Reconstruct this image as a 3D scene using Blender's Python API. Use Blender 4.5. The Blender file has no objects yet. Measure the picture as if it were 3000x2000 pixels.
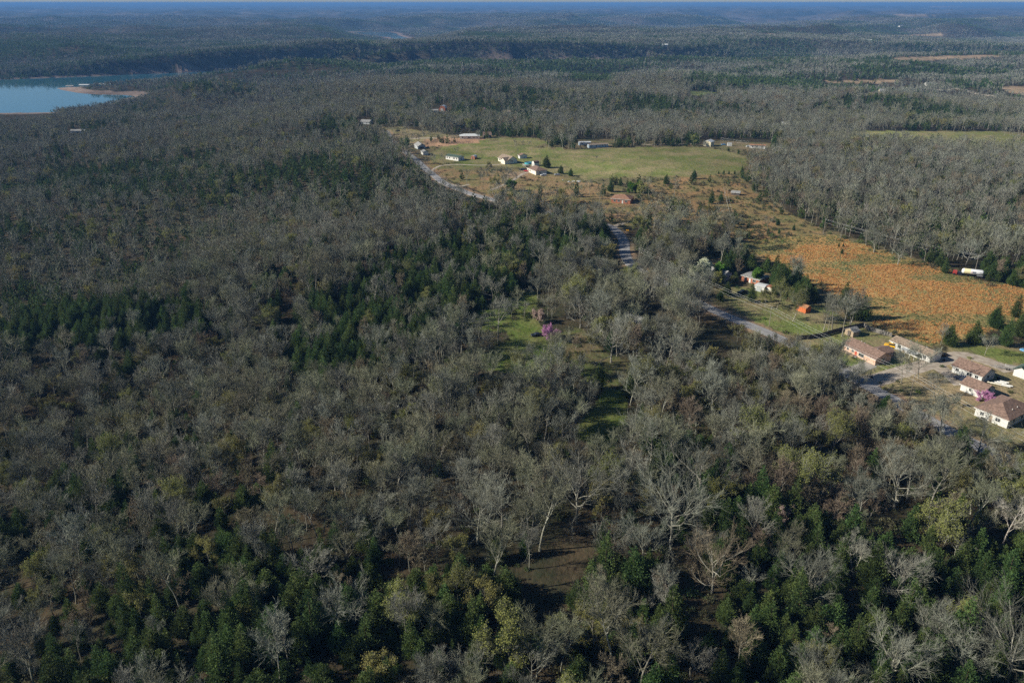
import bpy, math, random
import numpy as np
from mathutils import Vector, Matrix

# ------------------------------------------------------------------ camera, sky, sun, exposure
F_PX, CAM_H = 2332.0, 120.0                 # focal length in pixels of a 3000 px wide frame, height of the drone
PITCH = math.atan(990.0 / F_PX)
SUN_EL, SHADOW_AZ = math.radians(29.0), math.radians(7.0)   # shadows fall towards +x, slightly away
scene = bpy.context.scene
COL = scene.collection

cam_d = bpy.data.cameras.new('camera')
cam = bpy.data.objects.new('camera', cam_d)
COL.objects.link(cam)
cam_d.sensor_width = 36.0
cam_d.lens = 36.0 * F_PX / 3000.0
cam_d.clip_start, cam_d.clip_end = 1.0, 120000.0
cam.location = (0, 0, CAM_H)
cam.rotation_euler = (math.pi / 2 - PITCH, 0, 0)
scene.camera = cam

world = bpy.data.worlds.new('World')
scene.world = world
world.use_nodes = True
wn = world.node_tree
sky = wn.nodes.new('ShaderNodeTexSky')
sky.sky_type = 'NISHITA'
sky.sun_disc = False
sky.sun_elevation = SUN_EL
sun_to = Vector((-math.cos(SHADOW_AZ) * math.cos(SUN_EL), -math.sin(SHADOW_AZ) * math.cos(SUN_EL), math.sin(SUN_EL)))
sky.sun_rotation = math.atan2(sun_to.x, sun_to.y)
sky.altitude = 300
sky.air_density, sky.dust_density, sky.ozone_density = 1.0, 0.0, 6.0
wn.links.new(sky.outputs[0], wn.nodes['Background'].inputs[0])
wn.nodes['Background'].inputs[1].default_value = 0.05

sun_d = bpy.data.lights.new('sun', 'SUN')
sun_d.energy = 4.6
sun_d.angle = math.radians(0.53)
sun_d.color = (1.0, 0.955, 0.84)
sun = bpy.data.objects.new('sun', sun_d)
COL.objects.link(sun)
sun.rotation_euler = (-sun_to).to_track_quat('-Z', 'Y').to_euler()

vs = scene.view_settings
vs.view_transform, vs.look, vs.exposure, vs.gamma = 'Standard', 'None', 0.62, 1.0
scene.cycles.max_bounces = 4
scene.cycles.diffuse_bounces = 1
scene.cycles.glossy_bounces = 2
scene.cycles.transparent_max_bounces = 8
scene.cycles.volume_bounces = 1
scene.cycles.use_denoising = False
scene.cycles.adaptive_threshold = 0.02

# ------------------------------------------------------------------ small helpers
rnd = random.Random(7)
nrg = np.random.default_rng(11)
CP, SP = math.cos(PITCH), math.sin(PITCH)


def smooth(a, b, v):
    t = np.clip((np.asarray(v, float) - a) / (b - a), 0, 1)
    return t * t * (3 - 2 * t)


def ray(px, py):
    u, v = (px - 1500.0) / F_PX, (1000.0 - py) / F_PX
    return u, CP + v * SP, -SP + v * CP


def plane(px, py, z=0.0):
    dx, dy, dz = ray(px, py)
    t = (z - CAM_H) / dz
    return dx * t, dy * t


def proj(x, y, z):
    """photograph coordinates of world points (used to find which mapped area a spot belongs to)"""
    zz = np.asarray(z, float) - CAM_H
    d = np.maximum(y * CP - zz * SP, 1.0)
    return 1500 + F_PX * x / d, 1000 - F_PX * (y * SP + zz * CP) / d


def in_poly(poly, px, py):
    px, py = np.asarray(px, float), np.asarray(py, float)
    c = np.zeros(px.shape, bool)
    n = len(poly)
    for i in range(n):
        x1, y1 = poly[i]
        x2, y2 = poly[(i + 1) % n]
        if y1 == y2:
            continue
        c ^= ((y1 > py) != (y2 > py)) & (px < (x2 - x1) * (py - y1) / (y2 - y1) + x1)
    return c


def dist_poly(poly, x, y, closed=True):
    best = np.full(np.shape(x), 1e18)
    n = len(poly)
    for i in range(n if closed else n - 1):
        ax, ay = poly[i]
        bx, by = poly[(i + 1) % n]
        ex, ey = bx - ax, by - ay
        t = np.clip(((x - ax) * ex + (y - ay) * ey) / (ex * ex + ey * ey + 1e-9), 0, 1)
        best = np.minimum(best, (x - ax - t * ex) ** 2 + (y - ay - t * ey) ** 2)
    return np.sqrt(best)


_lat = nrg.random((257, 257))


def vnoise(x, y):
    x, y = np.asarray(x, float), np.asarray(y, float)
    xi, yi = np.floor(x), np.floor(y)
    fx, fy = x - xi, y - yi
    fx, fy = fx * fx * (3 - 2 * fx), fy * fy * (3 - 2 * fy)
    a, b = xi.astype(np.int64) % 256, yi.astype(np.int64) % 256
    return ((_lat[a, b] * (1 - fx) + _lat[a + 1, b] * fx) * (1 - fy) + (_lat[a, b + 1] * (1 - fx) + _lat[a + 1, b + 1] * fx) * fy) * 2 - 1


def fbm(x, y, o=4):
    s, a, t = 0.0, 1.0, 0.0
    for k in range(o):
        s = s + a * vnoise(x * 2 ** k + 17.3 * k, y * 2 ** k + 9.1 * k)
        t += a
        a *= 0.5
    return s / t


# ------------------------------------------------------------------ the lie of the land
_ctrl = [  # photograph position and elevation (m, road = 0)
    (1190, 447, 0), (1222, 470, 0), (1430, 580, 0), (1620, 626, 0), (1832, 740, 0), (2080, 905, 0), (2430, 1080, 0), (2900, 1310, 0),
    (2400, 690, 0), (2900, 850, 0), (2700, 1000, 0), (2950, 1100, 0), (2950, 1240, 0), (2600, 1160, 0), (2200, 800, 0), (2100, 600, 0), (2990, 650, -5),
    (1455, 480, 0), (1560, 510, 0), (1340, 470, 0), (1750, 430, 0), (2080, 428, 0), (1900, 470, 0), (1640, 560, 0), (2240, 430, -1),
    (1500, 1000, 0), (1700, 1000, 0), (1800, 1200, -1), (1500, 1300, -2), (1900, 1600, -3), (2500, 1500, -2), (1500, 1950, -4), (2900, 1900, -4), (2200, 1900, -4),
    (1000, 1950, -9), (500, 1950, -17), (50, 1950, -26), (0, 1400, -31), (350, 1500, -20), (700, 1450, -11), (1050, 1400, -5),
    (1250, 690, -2), (1000, 745, -5), (700, 830, -11), (400, 930, -18), (100, 1010, -25),
    (1050, 1000, -6), (800, 1080, -14), (500, 1170, -22), (150, 1250, -33),
    (1050, 660, -9), (750, 730, -22), (400, 840, -30), (60, 930, -37),
    (950, 515, -6), (600, 560, -13), (300, 595, -20), (0, 645, -27), (-300, 700, -34),
    (850, 470, -18), (500, 500, -27), (100, 540, -38),
    (900, 400, -6), (600, 415, -17), (300, 420, -30), (0, 440, -42), (0, 375, -48), (-300, 400, -50), (-300, 1200, -40), (-300, 2300, -34),
    (1100, 352, 0), (1350, 395, 0), (1290, 318, -8), (1500, 300, -14), (1000, 300, -14), (570, 238, 2), (660, 243, 0), (770, 262, -16), (450, 300, -26), (490, 256, -9), (600, 362, -42), (480, 374, -45), (760, 352, -38), (600, 300, -20), (690, 300, -22), (330, 340, -46),
    (1800, 380, -12), (2000, 350, -18), (2400, 320, -20), (2650, 400, -12), (2900, 400, -12), (2900, 480, -12), (2700, 250, -18), (2200, 270, -26), (1700, 270, -32),
    (1500, 230, -36), (1100, 235, -34), (2950, 210, -16), (2400, 215, -22), (2000, 210, -36),
    (0, 112, 12), (220, 140, 0), (-300, 105, 14), (450, 160, -26), (200, 178, -32), (0, 185, -34), (700, 157, -6), (500, 176, -17), (1000, 143, 2), (850, 150, -2), (1300, 138, 3), (1500, 128, 8), (1750, 132, 7), (2000, 152, -4), (2400, 160, -10), (2900, 150, -8), (1100, 118, -26), (600, 125, -22),
]
_cp = [(*plane(a, b, z), z) for a, b, z in _ctrl]
_cp += [(0, 60, -6), (-300, 60, -30), (300, 60, -5), (0, -400, -6), (-500, -400, -30), (500, -400, -6), (700, 300, -8), (900, 900, -15), (1600, 1500, -18), (2500, 2500, -16)]
for a in range(-60, 61, 15):
    for r, z in ((4800, -16), (9000, -8), (26000, 0), (60000, 0)):
        _cp.append((r * math.sin(math.radians(a)), r * math.cos(math.radians(a)), z))
_cp = np.array(_cp, float)
_A = np.sqrt((_cp[:, None, 0] - _cp[None, :, 0]) ** 2 + (_cp[:, None, 1] - _cp[None, :, 1]) ** 2) + np.eye(len(_cp)) * -6.0
_n = len(_cp)
_M = np.zeros((_n + 3, _n + 3))
_M[:_n, :_n] = _A
_M[:_n, _n] = 1
_M[:_n, _n + 1:] = _cp[:, :2] / 1000.0
_M[_n:, :_n] = _M[:_n, _n:].T
_W = np.linalg.solve(_M, np.concatenate([_cp[:, 2], np.zeros(3)]))

WATER_Z = -50.0
_lake_px = [(-700, 372), (-300, 346), (0, 331), (120, 330), (200, 327), (262, 316), (345, 300), (352, 292), (398, 282), (352, 278), (290, 278), (228, 273), (184, 265), (163, 258), (230, 255), (320, 253), (410, 249),
            (500, 243), (650, 233), (800, 222), (1000, 211), (1200, 203), (1500, 197), (1800, 194), (2300, 188), (2900, 182), (2900, 175), (2300, 180), (1700, 187), (1200, 190), (900, 198), (600, 209), (300, 222), (0, 234), (-300, 245), (-700, 257)]
LAKE = [plane(a, b, WATER_Z) for a, b in _lake_px]
_reach_px = [(1030, 95), (1090, 94), (1140, 94), (1162, 99), (1166, 104), (1185, 110), (1215, 117), (1180, 122), (1155, 114), (1140, 109), (1090, 105)]
REACH = [plane(a, b, WATER_Z) for a, b in _reach_px]


def hgt(x, y):
    x, y = np.atleast_1d(np.asarray(x, float)), np.atleast_1d(np.asarray(y, float))
    z = np.full(x.shape, _W[_n])
    z = z + _W[_n + 1] * x / 1000 + _W[_n + 2] * y / 1000
    if x.size < 3000:
        z = z + np.sqrt((x[:, None] - _cp[None, :, 0]) ** 2 + (y[:, None] - _cp[None, :, 1]) ** 2) @ _W[:_n]
    else:
        for k in range(_n):
            z += _W[k] * np.sqrt((x - _cp[k, 0]) ** 2 + (y - _cp[k, 1]) ** 2)
    r = np.hypot(x, y)
    left = smooth(10, 130, -x - 0.12 * (y - 520))
    z += left * 6.5 * fbm(x / 120 + 3, y / 95, 3) + 0.25 * vnoise(x / 14, y / 14) * smooth(60, 200, r)
    mid = smooth(820, 1250, y) * (1 - smooth(2500, 3100, y)) * (1 - .6 * smooth(-500, -800, x)) * (1 - np.exp(-(((x / np.maximum(y, 1)) + 0.158) / 0.045) ** 2) * smooth(1700, 2200, y))
    z += mid * 40.0 * fbm(x / 430 + 2.2, y / 300 + 0.6, 3)
    far = smooth(2700, 4200, y)
    rid = 1 - np.abs(fbm(x / 1500 + 5.2, y / 1150 + 2.7, 4)) * 3.2
    gap_ = 1 - np.exp(-(((x / np.maximum(y, 1)) + 0.158) / 0.035) ** 2) * (1 - smooth(4800, 5800, y))
    z += far * (76 * rid - 46 + 30 * fbm(x / 700 + 11, y / 560, 3)) * gap_ - far * (1 - gap_) * 26
    z += 20 * smooth(6000, 24000, r) + smooth(9000, 16000, r) * 16 * fbm(x / 4200 + 1.3, y / 3000, 3)
    # far blue hills on the skyline
    az = x / np.maximum(y, 1.0)
    hill = np.exp(-((az + 0.53) / 0.018) ** 2) * 1.0 + np.exp(-((az + 0.475) / 0.022) ** 2) * 0.8 + np.exp(-((az + 0.42) / 0.03) ** 2) * 0.55 + np.exp(-((az + 0.21) / 0.03) ** 2) * 0.5 + np.exp(-((az - 0.02) / 0.06) ** 2) * .35 + np.exp(-((az - 0.2) / 0.05) ** 2) * .3
    z += smooth(30000, 36000, r) * 66 * hill * (1 - smooth(42000, 50000, r))
    z = np.minimum(z, 134.0)
    for k, poly in enumerate((LAKE, REACH)):
        m = (y > 1000) & (y < 3600) if k == 0 else (y > 3000) & (y < 8000)
        if not m.any():
            continue
        xm, ym = x[m], y[m]
        d = dist_poly(poly, xm, ym)
        ins = in_poly(poly, xm, ym)
        if k == 0:
            axis = np.interp(xm, [-2500, -1100, -600, 0, 900, 2600], [1500, 1850, 2150, 2440, 2640, 2900])
            steep = ym > axis
            wl = np.where(steep, (38 + 210 * smooth(-1000, -1500, xm) + 260 * smooth(450, 1000, xm)) * (1 + .7 * vnoise(xm / 170, ym / 170)), 330.0)
            wl = np.where(~steep, 190.0 + 140 * smooth(-750, -250, xm), wl)
        else:
            wl = np.full(xm.shape, 420.0)
        t = smooth(0, 1, d / wl)
        shelf = np.minimum(d, 30) * 0.035
        up = np.maximum(z[m], WATER_Z + 1.2)
        zz = (WATER_Z + 0.25 + shelf) * (1 - t) + up * t
        z[m] = np.where(ins, WATER_Z - np.minimum(d * 0.12, 6) - 0.1, np.maximum(zz, WATER_Z + 0.25))
    return z


def h1(x, y):
    return float(hgt([x], [y])[0])


def at(px, py):
    """the spot of ground seen at a place of the photograph"""
    z = 0.0
    for _ in range(24):
        x, y = plane(px, py, z)
        dz_ = h1(x, y) - z
        z += 0.7 * dz_
        if abs(dz_) < 0.01:
            break
    return Vector((x, y, h1(x, y)))


# ------------------------------------------------------------------ mapped areas (photograph coordinates of what lies open to view)
ORANGE = [(2140, 712), (2250, 700), (2330, 690), (2440, 690), (2560, 728), (2700, 768), (2790, 795), (2880, 822), (3100, 862), (3100, 905), (2980, 940), (2870, 985), (2790, 1002), (2720, 1012), (2650, 992), (2560, 962), (2530, 900), (2440, 868), (2380, 830), (2300, 780), (2220, 748)]
HAY = [(1560, 431), (1680, 438), (1800, 434), (1950, 429), (2060, 431), (2130, 442), (2190, 460), (2185, 492), (2150, 508), (2050, 514), (1930, 518), (1800, 520), (1720, 528), (1690, 518), (1600, 505), (1540, 490), (1440, 488), (1350, 498), (1260, 470), (1275, 440), (1310, 422), (1450, 404), (1560, 404), (1610, 418)]
MEADOW_A = [(1340, 955), (1400, 905), (1450, 890), (1540, 850), (1572, 850), (1575, 920), (1600, 975), (1650, 990), (1640, 1040), (1600, 1085), (1560, 1105), (1420, 1085), (1412, 1040), (1500, 990), (1480, 970), (1400, 968)]
MEADOW_B = [(1765, 1145), (1840, 1140), (1835, 1250), (1800, 1312), (1685, 1285), (1700, 1225), (1745, 1185)]
YARD_C = [(1600, 985), (1700, 960), (1780, 1040), (1860, 1060), (1850, 1110), (1760, 1150), (1640, 1080)]
LAWN = [(2100, 840), (2230, 850), (2320, 890), (2420, 890), (2470, 940), (2540, 950), (2640, 1000), (2740, 1050), (2560, 1110), (2440, 1060), (2380, 1030), (2330, 1000), (2240, 960), (2150, 900)]
PLATEAU = [(1180, 440), (1240, 405), (1450, 395), (1700, 410), (2060, 410), (2260, 420), (2250, 450), (2200, 520), (2330, 640), (2480, 690), (2700, 760), (2820, 790), (2900, 1000), (2400, 1060), (2050, 880), (1990, 700), (1850, 650), (1550, 600), (1250, 500)]
LAWN_T = [(2440, 1060), (2560, 1100), (2740, 1060), (2790, 1010), (2880, 1000), (3080, 1010), (3080, 1330), (2950, 1300), (2860, 1260), (2760, 1235), (2680, 1190), (2560, 1125)]
SCRUB = [(1860, 545), (1960, 520), (2060, 515), (2170, 508), (2200, 560), (2300, 620), (2420, 680), (2330, 695), (2140, 715), (2060, 680), (2000, 640), (1900, 610)]
YARD_D = [(1180, 470), (1260, 470), (1340, 500), (1540, 500), (1700, 530), (1800, 545), (1860, 590), (1960, 650), (1850, 660), (1700, 640), (1560, 600), (1430, 570), (1300, 520)]
FIELD_R = [(2420, 384), (2600, 384), (2940, 385), (3080, 395), (3080, 440), (2960, 455), (2860, 440), (2700, 412), (2560, 400), (2440, 396)]
FIELD_FAR = [[(2598, 170), (2760, 164), (2920, 160), (2935, 168), (2800, 175), (2660, 180)], [(2400, 239), (2590, 233), (2632, 236), (2625, 242), (2420, 243)], [(2012, 268), (2070, 265), (2105, 275), (2030, 281)],
             [(2510, 277), (2580, 267), (2590, 272), (2530, 281)], [(2920, 252), (3100, 255), (3100, 285), (2960, 275)],
             [(2720, 18), (2820, 18), (2815, 22), (2725, 22)], [(2620, 42), (2740, 44), (2730, 49), (2625, 48)], [(2230, 100), (2275, 99), (2275, 102), (2232, 103)], [(2590, 104), (2760, 100), (2765, 104), (2600, 107)]]
YARD_E = [(1090, 372), (1180, 372), (1240, 385), (1350, 396), (1420, 402), (1310, 418), (1215, 425), (1110, 395)]
ROAD_PX = [(1130, 380), (1160, 420), (1188, 447), (1222, 472), (1262, 502), (1305, 532), (1360, 556), (1430, 580), (1530, 608), (1620, 627), (1700, 640), (1762, 655), (1803, 676), (1826, 705), (1832, 745), (1850, 775), (1900, 806), (1980, 850), (2080, 903), (2180, 948), (2275, 988), (2360, 1030), (2440, 1072), (2530, 1122), (2610, 1166), (2700, 1218), (2800, 1270), (2920, 1330), (3060, 1398), (3200, 1470)]
CLEAR = [ORANGE, HAY, MEADOW_B, *FIELD_FAR, [(1545, 945), (1645, 945), (1648, 994), (1545, 996)], [(640, 223), (800, 215), (1000, 207), (1000, 199), (800, 203), (640, 210)], [(2060, 945), (2150, 985), (2200, 1035), (2090, 1050), (2020, 1000)], [(2028, 762), (2092, 765), (2092, 824), (2028, 824)], [(-300, 350), (0, 332), (170, 329), (165, 343), (100, 350), (0, 357), (-300, 375)], [(2500, 386), (2640, 384), (2940, 388), (2940, 404), (2720, 404), (2560, 396)],
         [(1345, 955), (1440, 895), (1485, 925), (1410, 966)], [(1528, 855), (1572, 850), (1575, 900), (1540, 912)], [(1480, 1000), (1560, 955), (1605, 985), (1560, 1012), (1490, 1022)], [(1415, 1040), (1460, 1030), (1490, 1078), (1420, 1085)], [(1545, 1035), (1600, 1040), (1600, 1088), (1560, 1100)],
         [(1205, 452), (1240, 465), (1320, 520), (1440, 568), (1445, 590), (1300, 548), (1240, 508)], [(1598, 620), (1636, 621), (1636, 633), (1598, 632)],
         [(1770, 645), (1860, 680), (1866, 778), (1800, 772), (1800, 700), (1765, 668)], [(2078, 885), (2160, 915), (2280, 968), (2250, 998), (2150, 965), (2070, 925)],
         [(2440, 1060), (2560, 1110), (2640, 1165), (2640, 1180), (2560, 1140), (2430, 1080)],
         [(2440, 970), (2780, 1000), (2800, 1060), (2600, 1110), (2460, 1050)], [(2640, 1060), (2780, 1040), (3050, 1000), (3050, 1290), (2840, 1250), (2680, 1180), (2640, 1120)],
         [(2280, 890), (2420, 890), (2550, 930), (2650, 1000), (2450, 1010), (2330, 990), (2260, 945)], [(2480, 870), (2560, 860), (2600, 960), (2520, 960)], [(2110, 848), (2200, 858), (2320, 900), (2250, 940), (2160, 905), (2090, 880)],
         [(2170, 800), (2265, 805), (2268, 862), (2170, 850)], [(2060, 775), (2115, 790), (2112, 820), (2050, 822)],
         [(1200, 418), (1270, 420), (1400, 440), (1440, 490), (1300, 500), (1210, 455)], [(1440, 440), (1720, 470), (1700, 545), (1560, 525), (1440, 490)], 
         [(1775, 545), (1870, 548), (1870, 605), (1785, 605)], [(1690, 405), (1790, 408), (1790, 440), (1690, 440)], [(2050, 405), (2260, 408), (2250, 445), (2050, 436)], [(2780, 765), (2880, 760), (2890, 825), (2780, 812)],
         [(1820, 660), (1860, 655), (1860, 690), (1825, 690)], [(1340, 388), (1405, 388), (1405, 412), (1340, 412)], [(1270, 306), (1320, 308), (1320, 330), (1270, 330)], [(1050, 345), (1090, 345), (1090, 372), (1050, 365)],
         [(200, 380), (240, 380), (240, 396), (200, 396)], [(2000, 555), (2180, 540), (2230, 600), (2120, 600)], [(1590, 1590), (1760, 1590), (1740, 1700), (1560, 1700)], [(2140, 560), (2170, 555), (2170, 575), (2140, 578)], [(2190, 610), (2330, 640), (2420, 690), (2330, 690), (2200, 650)]]
SPARSE = [FIELD_R, MEADOW_A, YARD_C, LAWN, LAWN_T, SCRUB, YARD_D, YARD_E, [(1560, 470), (1780, 520), (1800, 640), (1560, 610)]]
EVER = [  # where evergreens dominate, and how strongly
    (.7, [(2340, 330), (2450, 300), (2520, 320), (2420, 345)]), (.75, [(2300, 270), (2380, 268), (2390, 285), (2310, 290)]), (.7, [(2080, 255), (2180, 250), (2190, 275), (2090, 280)]), (.75, [(1430, 225), (1500, 222), (1510, 245), (1440, 245)]),
    (.6, [(1560, 312), (1700, 292), (1850, 302), (1750, 332)]), (.6, [(1900, 347), (2100, 332), (2150, 352), (1950, 367)]), (.7, [(2780, 230), (2950, 235), (2930, 260), (2790, 255)]), (.75, [(2580, 132), (2760, 120), (2960, 125), (2950, 150), (2700, 150)]),
    (.6, [(1150, 300), (1260, 270), (1320, 285), (1200, 330)]), (.6, [(1420, 340), (1560, 335), (1600, 360), (1450, 370)]),
    (.92, [(-200, 870), (150, 850), (400, 880), (560, 885), (640, 950), (480, 1010), (300, 1010), (150, 1030), (-200, 1060)]),
    (.78, [(880, 930), (960, 850), (1100, 780), (1180, 720), (1350, 700), (1470, 735), (1560, 765), (1530, 845), (1440, 860), (1360, 890), (1350, 960), (1180, 1065), (1000, 1100), (930, 1130), (870, 1060)]),
    (.72, [(480, 1570), (750, 1560), (1000, 1640), (1060, 1800), (950, 2050), (650, 2050), (540, 1800)]), (.6, [(150, 1380), (420, 1420), (420, 1600), (120, 1560)]),
    (.8, [(2080, 1470), (2250, 1440), (2500, 1540), (2620, 1680), (2700, 1850), (2600, 2050), (2150, 2050), (2180, 1900), (2100, 1750)]), (.8, [(2620, 1640), (3100, 1530), (3100, 2050), (2700, 1980)]),
    (.7, [(1640, 1620), (1930, 1640), (1980, 1800), (1850, 1900), (1700, 1750)]), (.55, [(1900, 1280), (2080, 1260), (2200, 1420), (2050, 1480), (1920, 1420)]), (.6, [(1250, 1650), (1480, 1640), (1500, 1760), (1280, 1800)]),
    (.85, [(460, 250), (600, 230), (745, 240), (770, 268), (600, 280), (500, 268)]), (.7, [(350, 310), (520, 280), (450, 350), (330, 370)]), (.6, [(860, 250), (980, 260), (920, 300), (820, 320)]),
    (.8, [(370, 225), (800, 150), (1500, 122), (1900, 132), (2300, 148), (2300, 183), (1200, 192), (600, 218)]), (.85, [(-300, 100), (0, 105), (150, 112), (330, 138), (460, 160), (200, 168), (-300, 175)]),  # bluff and left hill: evergreen dark also stands in for their shade
    (.85, [(2000, 392), (2180, 390), (2190, 425), (2000, 420)]), (.9, [(1680, 212), (1800, 212), (1805, 248), (1690, 252)]), (.8, [(2350, 225), (2640, 215), (2640, 232), (2400, 255), (2300, 250)]), (.8, [(2740, 370), (2850, 368), (2850, 384), (2740, 384)]),
    (.75, [(380, 560), (560, 530), (720, 520), (860, 545), (760, 600), (520, 610)]), (.6, [(0, 400), (160, 405), (200, 430), (0, 440)]), (.7, [(2580, 300), (2760, 300), (2650, 330)]), (.6, [(2780, 560), (3000, 560), (3000, 640), (2900, 640)]),
    (.6, [(2060, 760), (2260, 750), (2450, 840), (2440, 880), (2280, 870), (2080, 800)]), (.75, [(2030, 120), (2400, 120), (2380, 180), (2030, 185)])]

# ------------------------------------------------------------------ materials
MATS = {}


def nodes_of(name):
    m = bpy.data.materials.new(name)
    m.use_nodes = True
    nt = m.node_tree
    b = nt.nodes['Principled BSDF']
    b.inputs['Specular IOR Level'].default_value = 0.25
    return m, nt, b


def mat(name, col, rough=0.8, vary=0.0, col2=None, scale=3.0, metal=0.0, spec=0.25, objvar=0.0, bump=0.0, detail=3.0):
    """plain surface colour with a fine-grained mottle (col to col2) and an own tint for each object"""
    if name in MATS:
        return MATS[name]
    m, nt, b = nodes_of(name)
    N, L = nt.nodes, nt.links
    b.inputs['Roughness'].default_value = rough
    b.inputs['Metallic'].default_value = metal
    b.inputs['Specular IOR Level'].default_value = spec
    col2 = col2 or tuple(c * (1 - vary) for c in col)
    out = None
    if vary or col2 != col:
        tc = N.new('ShaderNodeTexCoord')
        nz = N.new('ShaderNodeTexNoise')
        nz.inputs['Scale'].default_value = scale
        nz.inputs['Detail'].default_value = detail
        L.new(tc.outputs['Object'], nz.inputs['Vector'])
        cr = N.new('ShaderNodeValToRGB')
        cr.color_ramp.elements[0].position, cr.color_ramp.elements[1].position = 0.36, 0.66
        cr.color_ramp.elements[0].color = (*col2, 1)
        cr.color_ramp.elements[1].color = (*col, 1)
        L.new(nz.outputs['Fac'], cr.inputs['Fac'])
        out = cr.outputs['Color']
        if bump:
            bp = N.new('ShaderNodeBump')
            bp.inputs['Strength'].default_value = bump
            bp.inputs['Distance'].default_value = 0.05
            L.new(nz.outputs['Fac'], bp.inputs['Height'])
            L.new(bp.outputs['Normal'], b.inputs['Normal'])
    if objvar:
        oi = N.new('ShaderNodeObjectInfo')
        hs = N.new('ShaderNodeHueSaturation')
        if out is None:
            hs.inputs['Color'].default_value = (*col, 1)
        else:
            L.new(out, hs.inputs['Color'])
        mr = N.new('ShaderNodeMapRange')
        mr.inputs[3].default_value, mr.inputs[4].default_value = 1 - objvar, 1 + objvar
        L.new(oi.outputs['Random'], mr.inputs[0])
        L.new(mr.outputs[0], hs.inputs['Value'])
        m2 = N.new('ShaderNodeMath')
        m2.operation = 'MULTIPLY_ADD'
        m2.inputs[1].default_value, m2.inputs[2].default_value = 37.7, 0.0
        L.new(oi.outputs['Random'], m2.inputs[0])
        m3 = N.new('ShaderNodeMath')
        m3.operation = 'FRACT'
        L.new(m2.outputs[0], m3.inputs[0])
        mh = N.new('ShaderNodeMapRange')
        mh.inputs[3].default_value, mh.inputs[4].default_value = 0.5 - objvar * 0.09, 0.5 + objvar * 0.09
        L.new(m3.outputs[0], mh.inputs[0])
        L.new(mh.outputs[0], hs.inputs['Hue'])
        out = hs.outputs['Color']
    if out is None:
        b.inputs['Base Color'].default_value = (*col, 1)
    else:
        L.new(out, b.inputs['Base Color'])
    MATS[name] = m
    return m


def leaf_mat(name, c1, c2, objvar=0.28):
    """leaf sprays: tint differs from spray to spray and from tree to tree; a little light passes through"""
    m = mat(name, c1, 0.75, 0.5, c2, 0.55, objvar=objvar, spec=0.15)
    nt = m.node_tree
    b = nt.nodes['Principled BSDF']
    tr = nt.nodes.new('ShaderNodeBsdfTranslucent')
    mx = nt.nodes.new('ShaderNodeMixShader')
    mx.inputs[0].default_value = 0.25
    nt.links.new(b.inputs['Base Color'].links[0].from_socket, tr.inputs[0])
    nt.links.new(b.outputs[0], mx.inputs[1])
    nt.links.new(tr.outputs[0], mx.inputs[2])
    nt.links.new(mx.outputs[0], nt.nodes['Material Output'].inputs[0])
    return m


BARK = mat('bark_grey', (0.35, 0.335, 0.27), 0.9, 0.3, (0.19, 0.175, 0.135), 2.0, objvar=0.25, spec=0.1)
TWIG = mat('twig_grey', (0.262, 0.262, 0.208), 0.9, 0.3, (0.165, 0.165, 0.124), 0.35, objvar=0.32, spec=0.1)
TWIGO = mat('twig_olive', (0.26, 0.255, 0.17), 0.9, 0.3, (0.17, 0.17, 0.105), 0.35, objvar=0.3, spec=0.1)
TWIGB = mat('twig_brown', (0.26, 0.215, 0.145), 0.9, 0.3, (0.18, 0.145, 0.095), 0.35, objvar=0.25, spec=0.1)
PALE = mat('bark_pale', (0.52, 0.48, 0.41), 0.85, 0.4, (0.3, 0.26, 0.21), 1.2, objvar=0.12, spec=0.1)
CEDAR = leaf_mat('cedar_green', (0.105, 0.15, 0.04), (0.05, 0.086, 0.028))
CEDART = mat('cedar_bark', (0.12, 0.08, 0.055), 0.9, 0.3)
OLIVE = leaf_mat('bud_olive', (0.25, 0.24, 0.07), (0.17, 0.17, 0.05))
LIME = leaf_mat('bud_lime', (0.29, 0.31, 0.09), (0.21, 0.24, 0.07))
FRESH = leaf_mat('leaf_fresh', (0.17, 0.27, 0.04), (0.11, 0.19, 0.03))
MAGENTA = leaf_mat('blossom_magenta', (0.66, 0.32, 0.54), (0.54, 0.24, 0.43), 0.1)
BLOSSOM = leaf_mat('blossom_white', (0.72, 0.72, 0.56), (0.5, 0.55, 0.34), 0.08)
PINKISH = leaf_mat('blossom_pink', (0.62, 0.47, 0.40), (0.42, 0.30, 0.24), 0.08)
BRUSHM = leaf_mat('brush_brown', (0.13, 0.12, 0.065), (0.085, 0.085, 0.045), 0.35)
BRUSHG = leaf_mat('brush_green', (0.105, 0.145, 0.04), (0.065, 0.095, 0.03), 0.3)

WHITE = mat('paint_white', (0.68, 0.66, 0.61), 0.6, 0.08, scale=1.5)
CREAM = mat('paint_cream', (0.74, 0.68, 0.55), 0.65, 0.08, scale=1.5)
PEACH = mat('brick_peach', (0.66, 0.43, 0.31), 0.8, 0.15, scale=5)
BRICKR = mat('brick_red', (0.42, 0.16, 0.09), 0.85, 0.25, scale=4)
GREYW = mat('paint_grey', (0.42, 0.44, 0.44), 0.7, 0.1)
BLUEW = mat('siding_blue_and_shade', (0.46, 0.55, 0.62), 0.6, 0.08)  # blue siding, also the shaded tone of the white trailer home
YELLW = mat('metal_cream', (0.72, 0.63, 0.42), 0.5, 0.15, scale=0.8)
GLASS = mat('glass_dark', (0.03, 0.035, 0.04), 0.08, spec=0.6)
CONCRETE = mat('concrete', (0.42, 0.38, 0.33), 0.9, 0.2, scale=0.8)
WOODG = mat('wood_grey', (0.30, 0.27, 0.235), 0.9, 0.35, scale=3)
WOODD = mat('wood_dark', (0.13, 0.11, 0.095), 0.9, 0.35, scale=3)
WOODT = mat('wood_tan', (0.42, 0.32, 0.22), 0.85, 0.25, scale=3)
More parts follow.
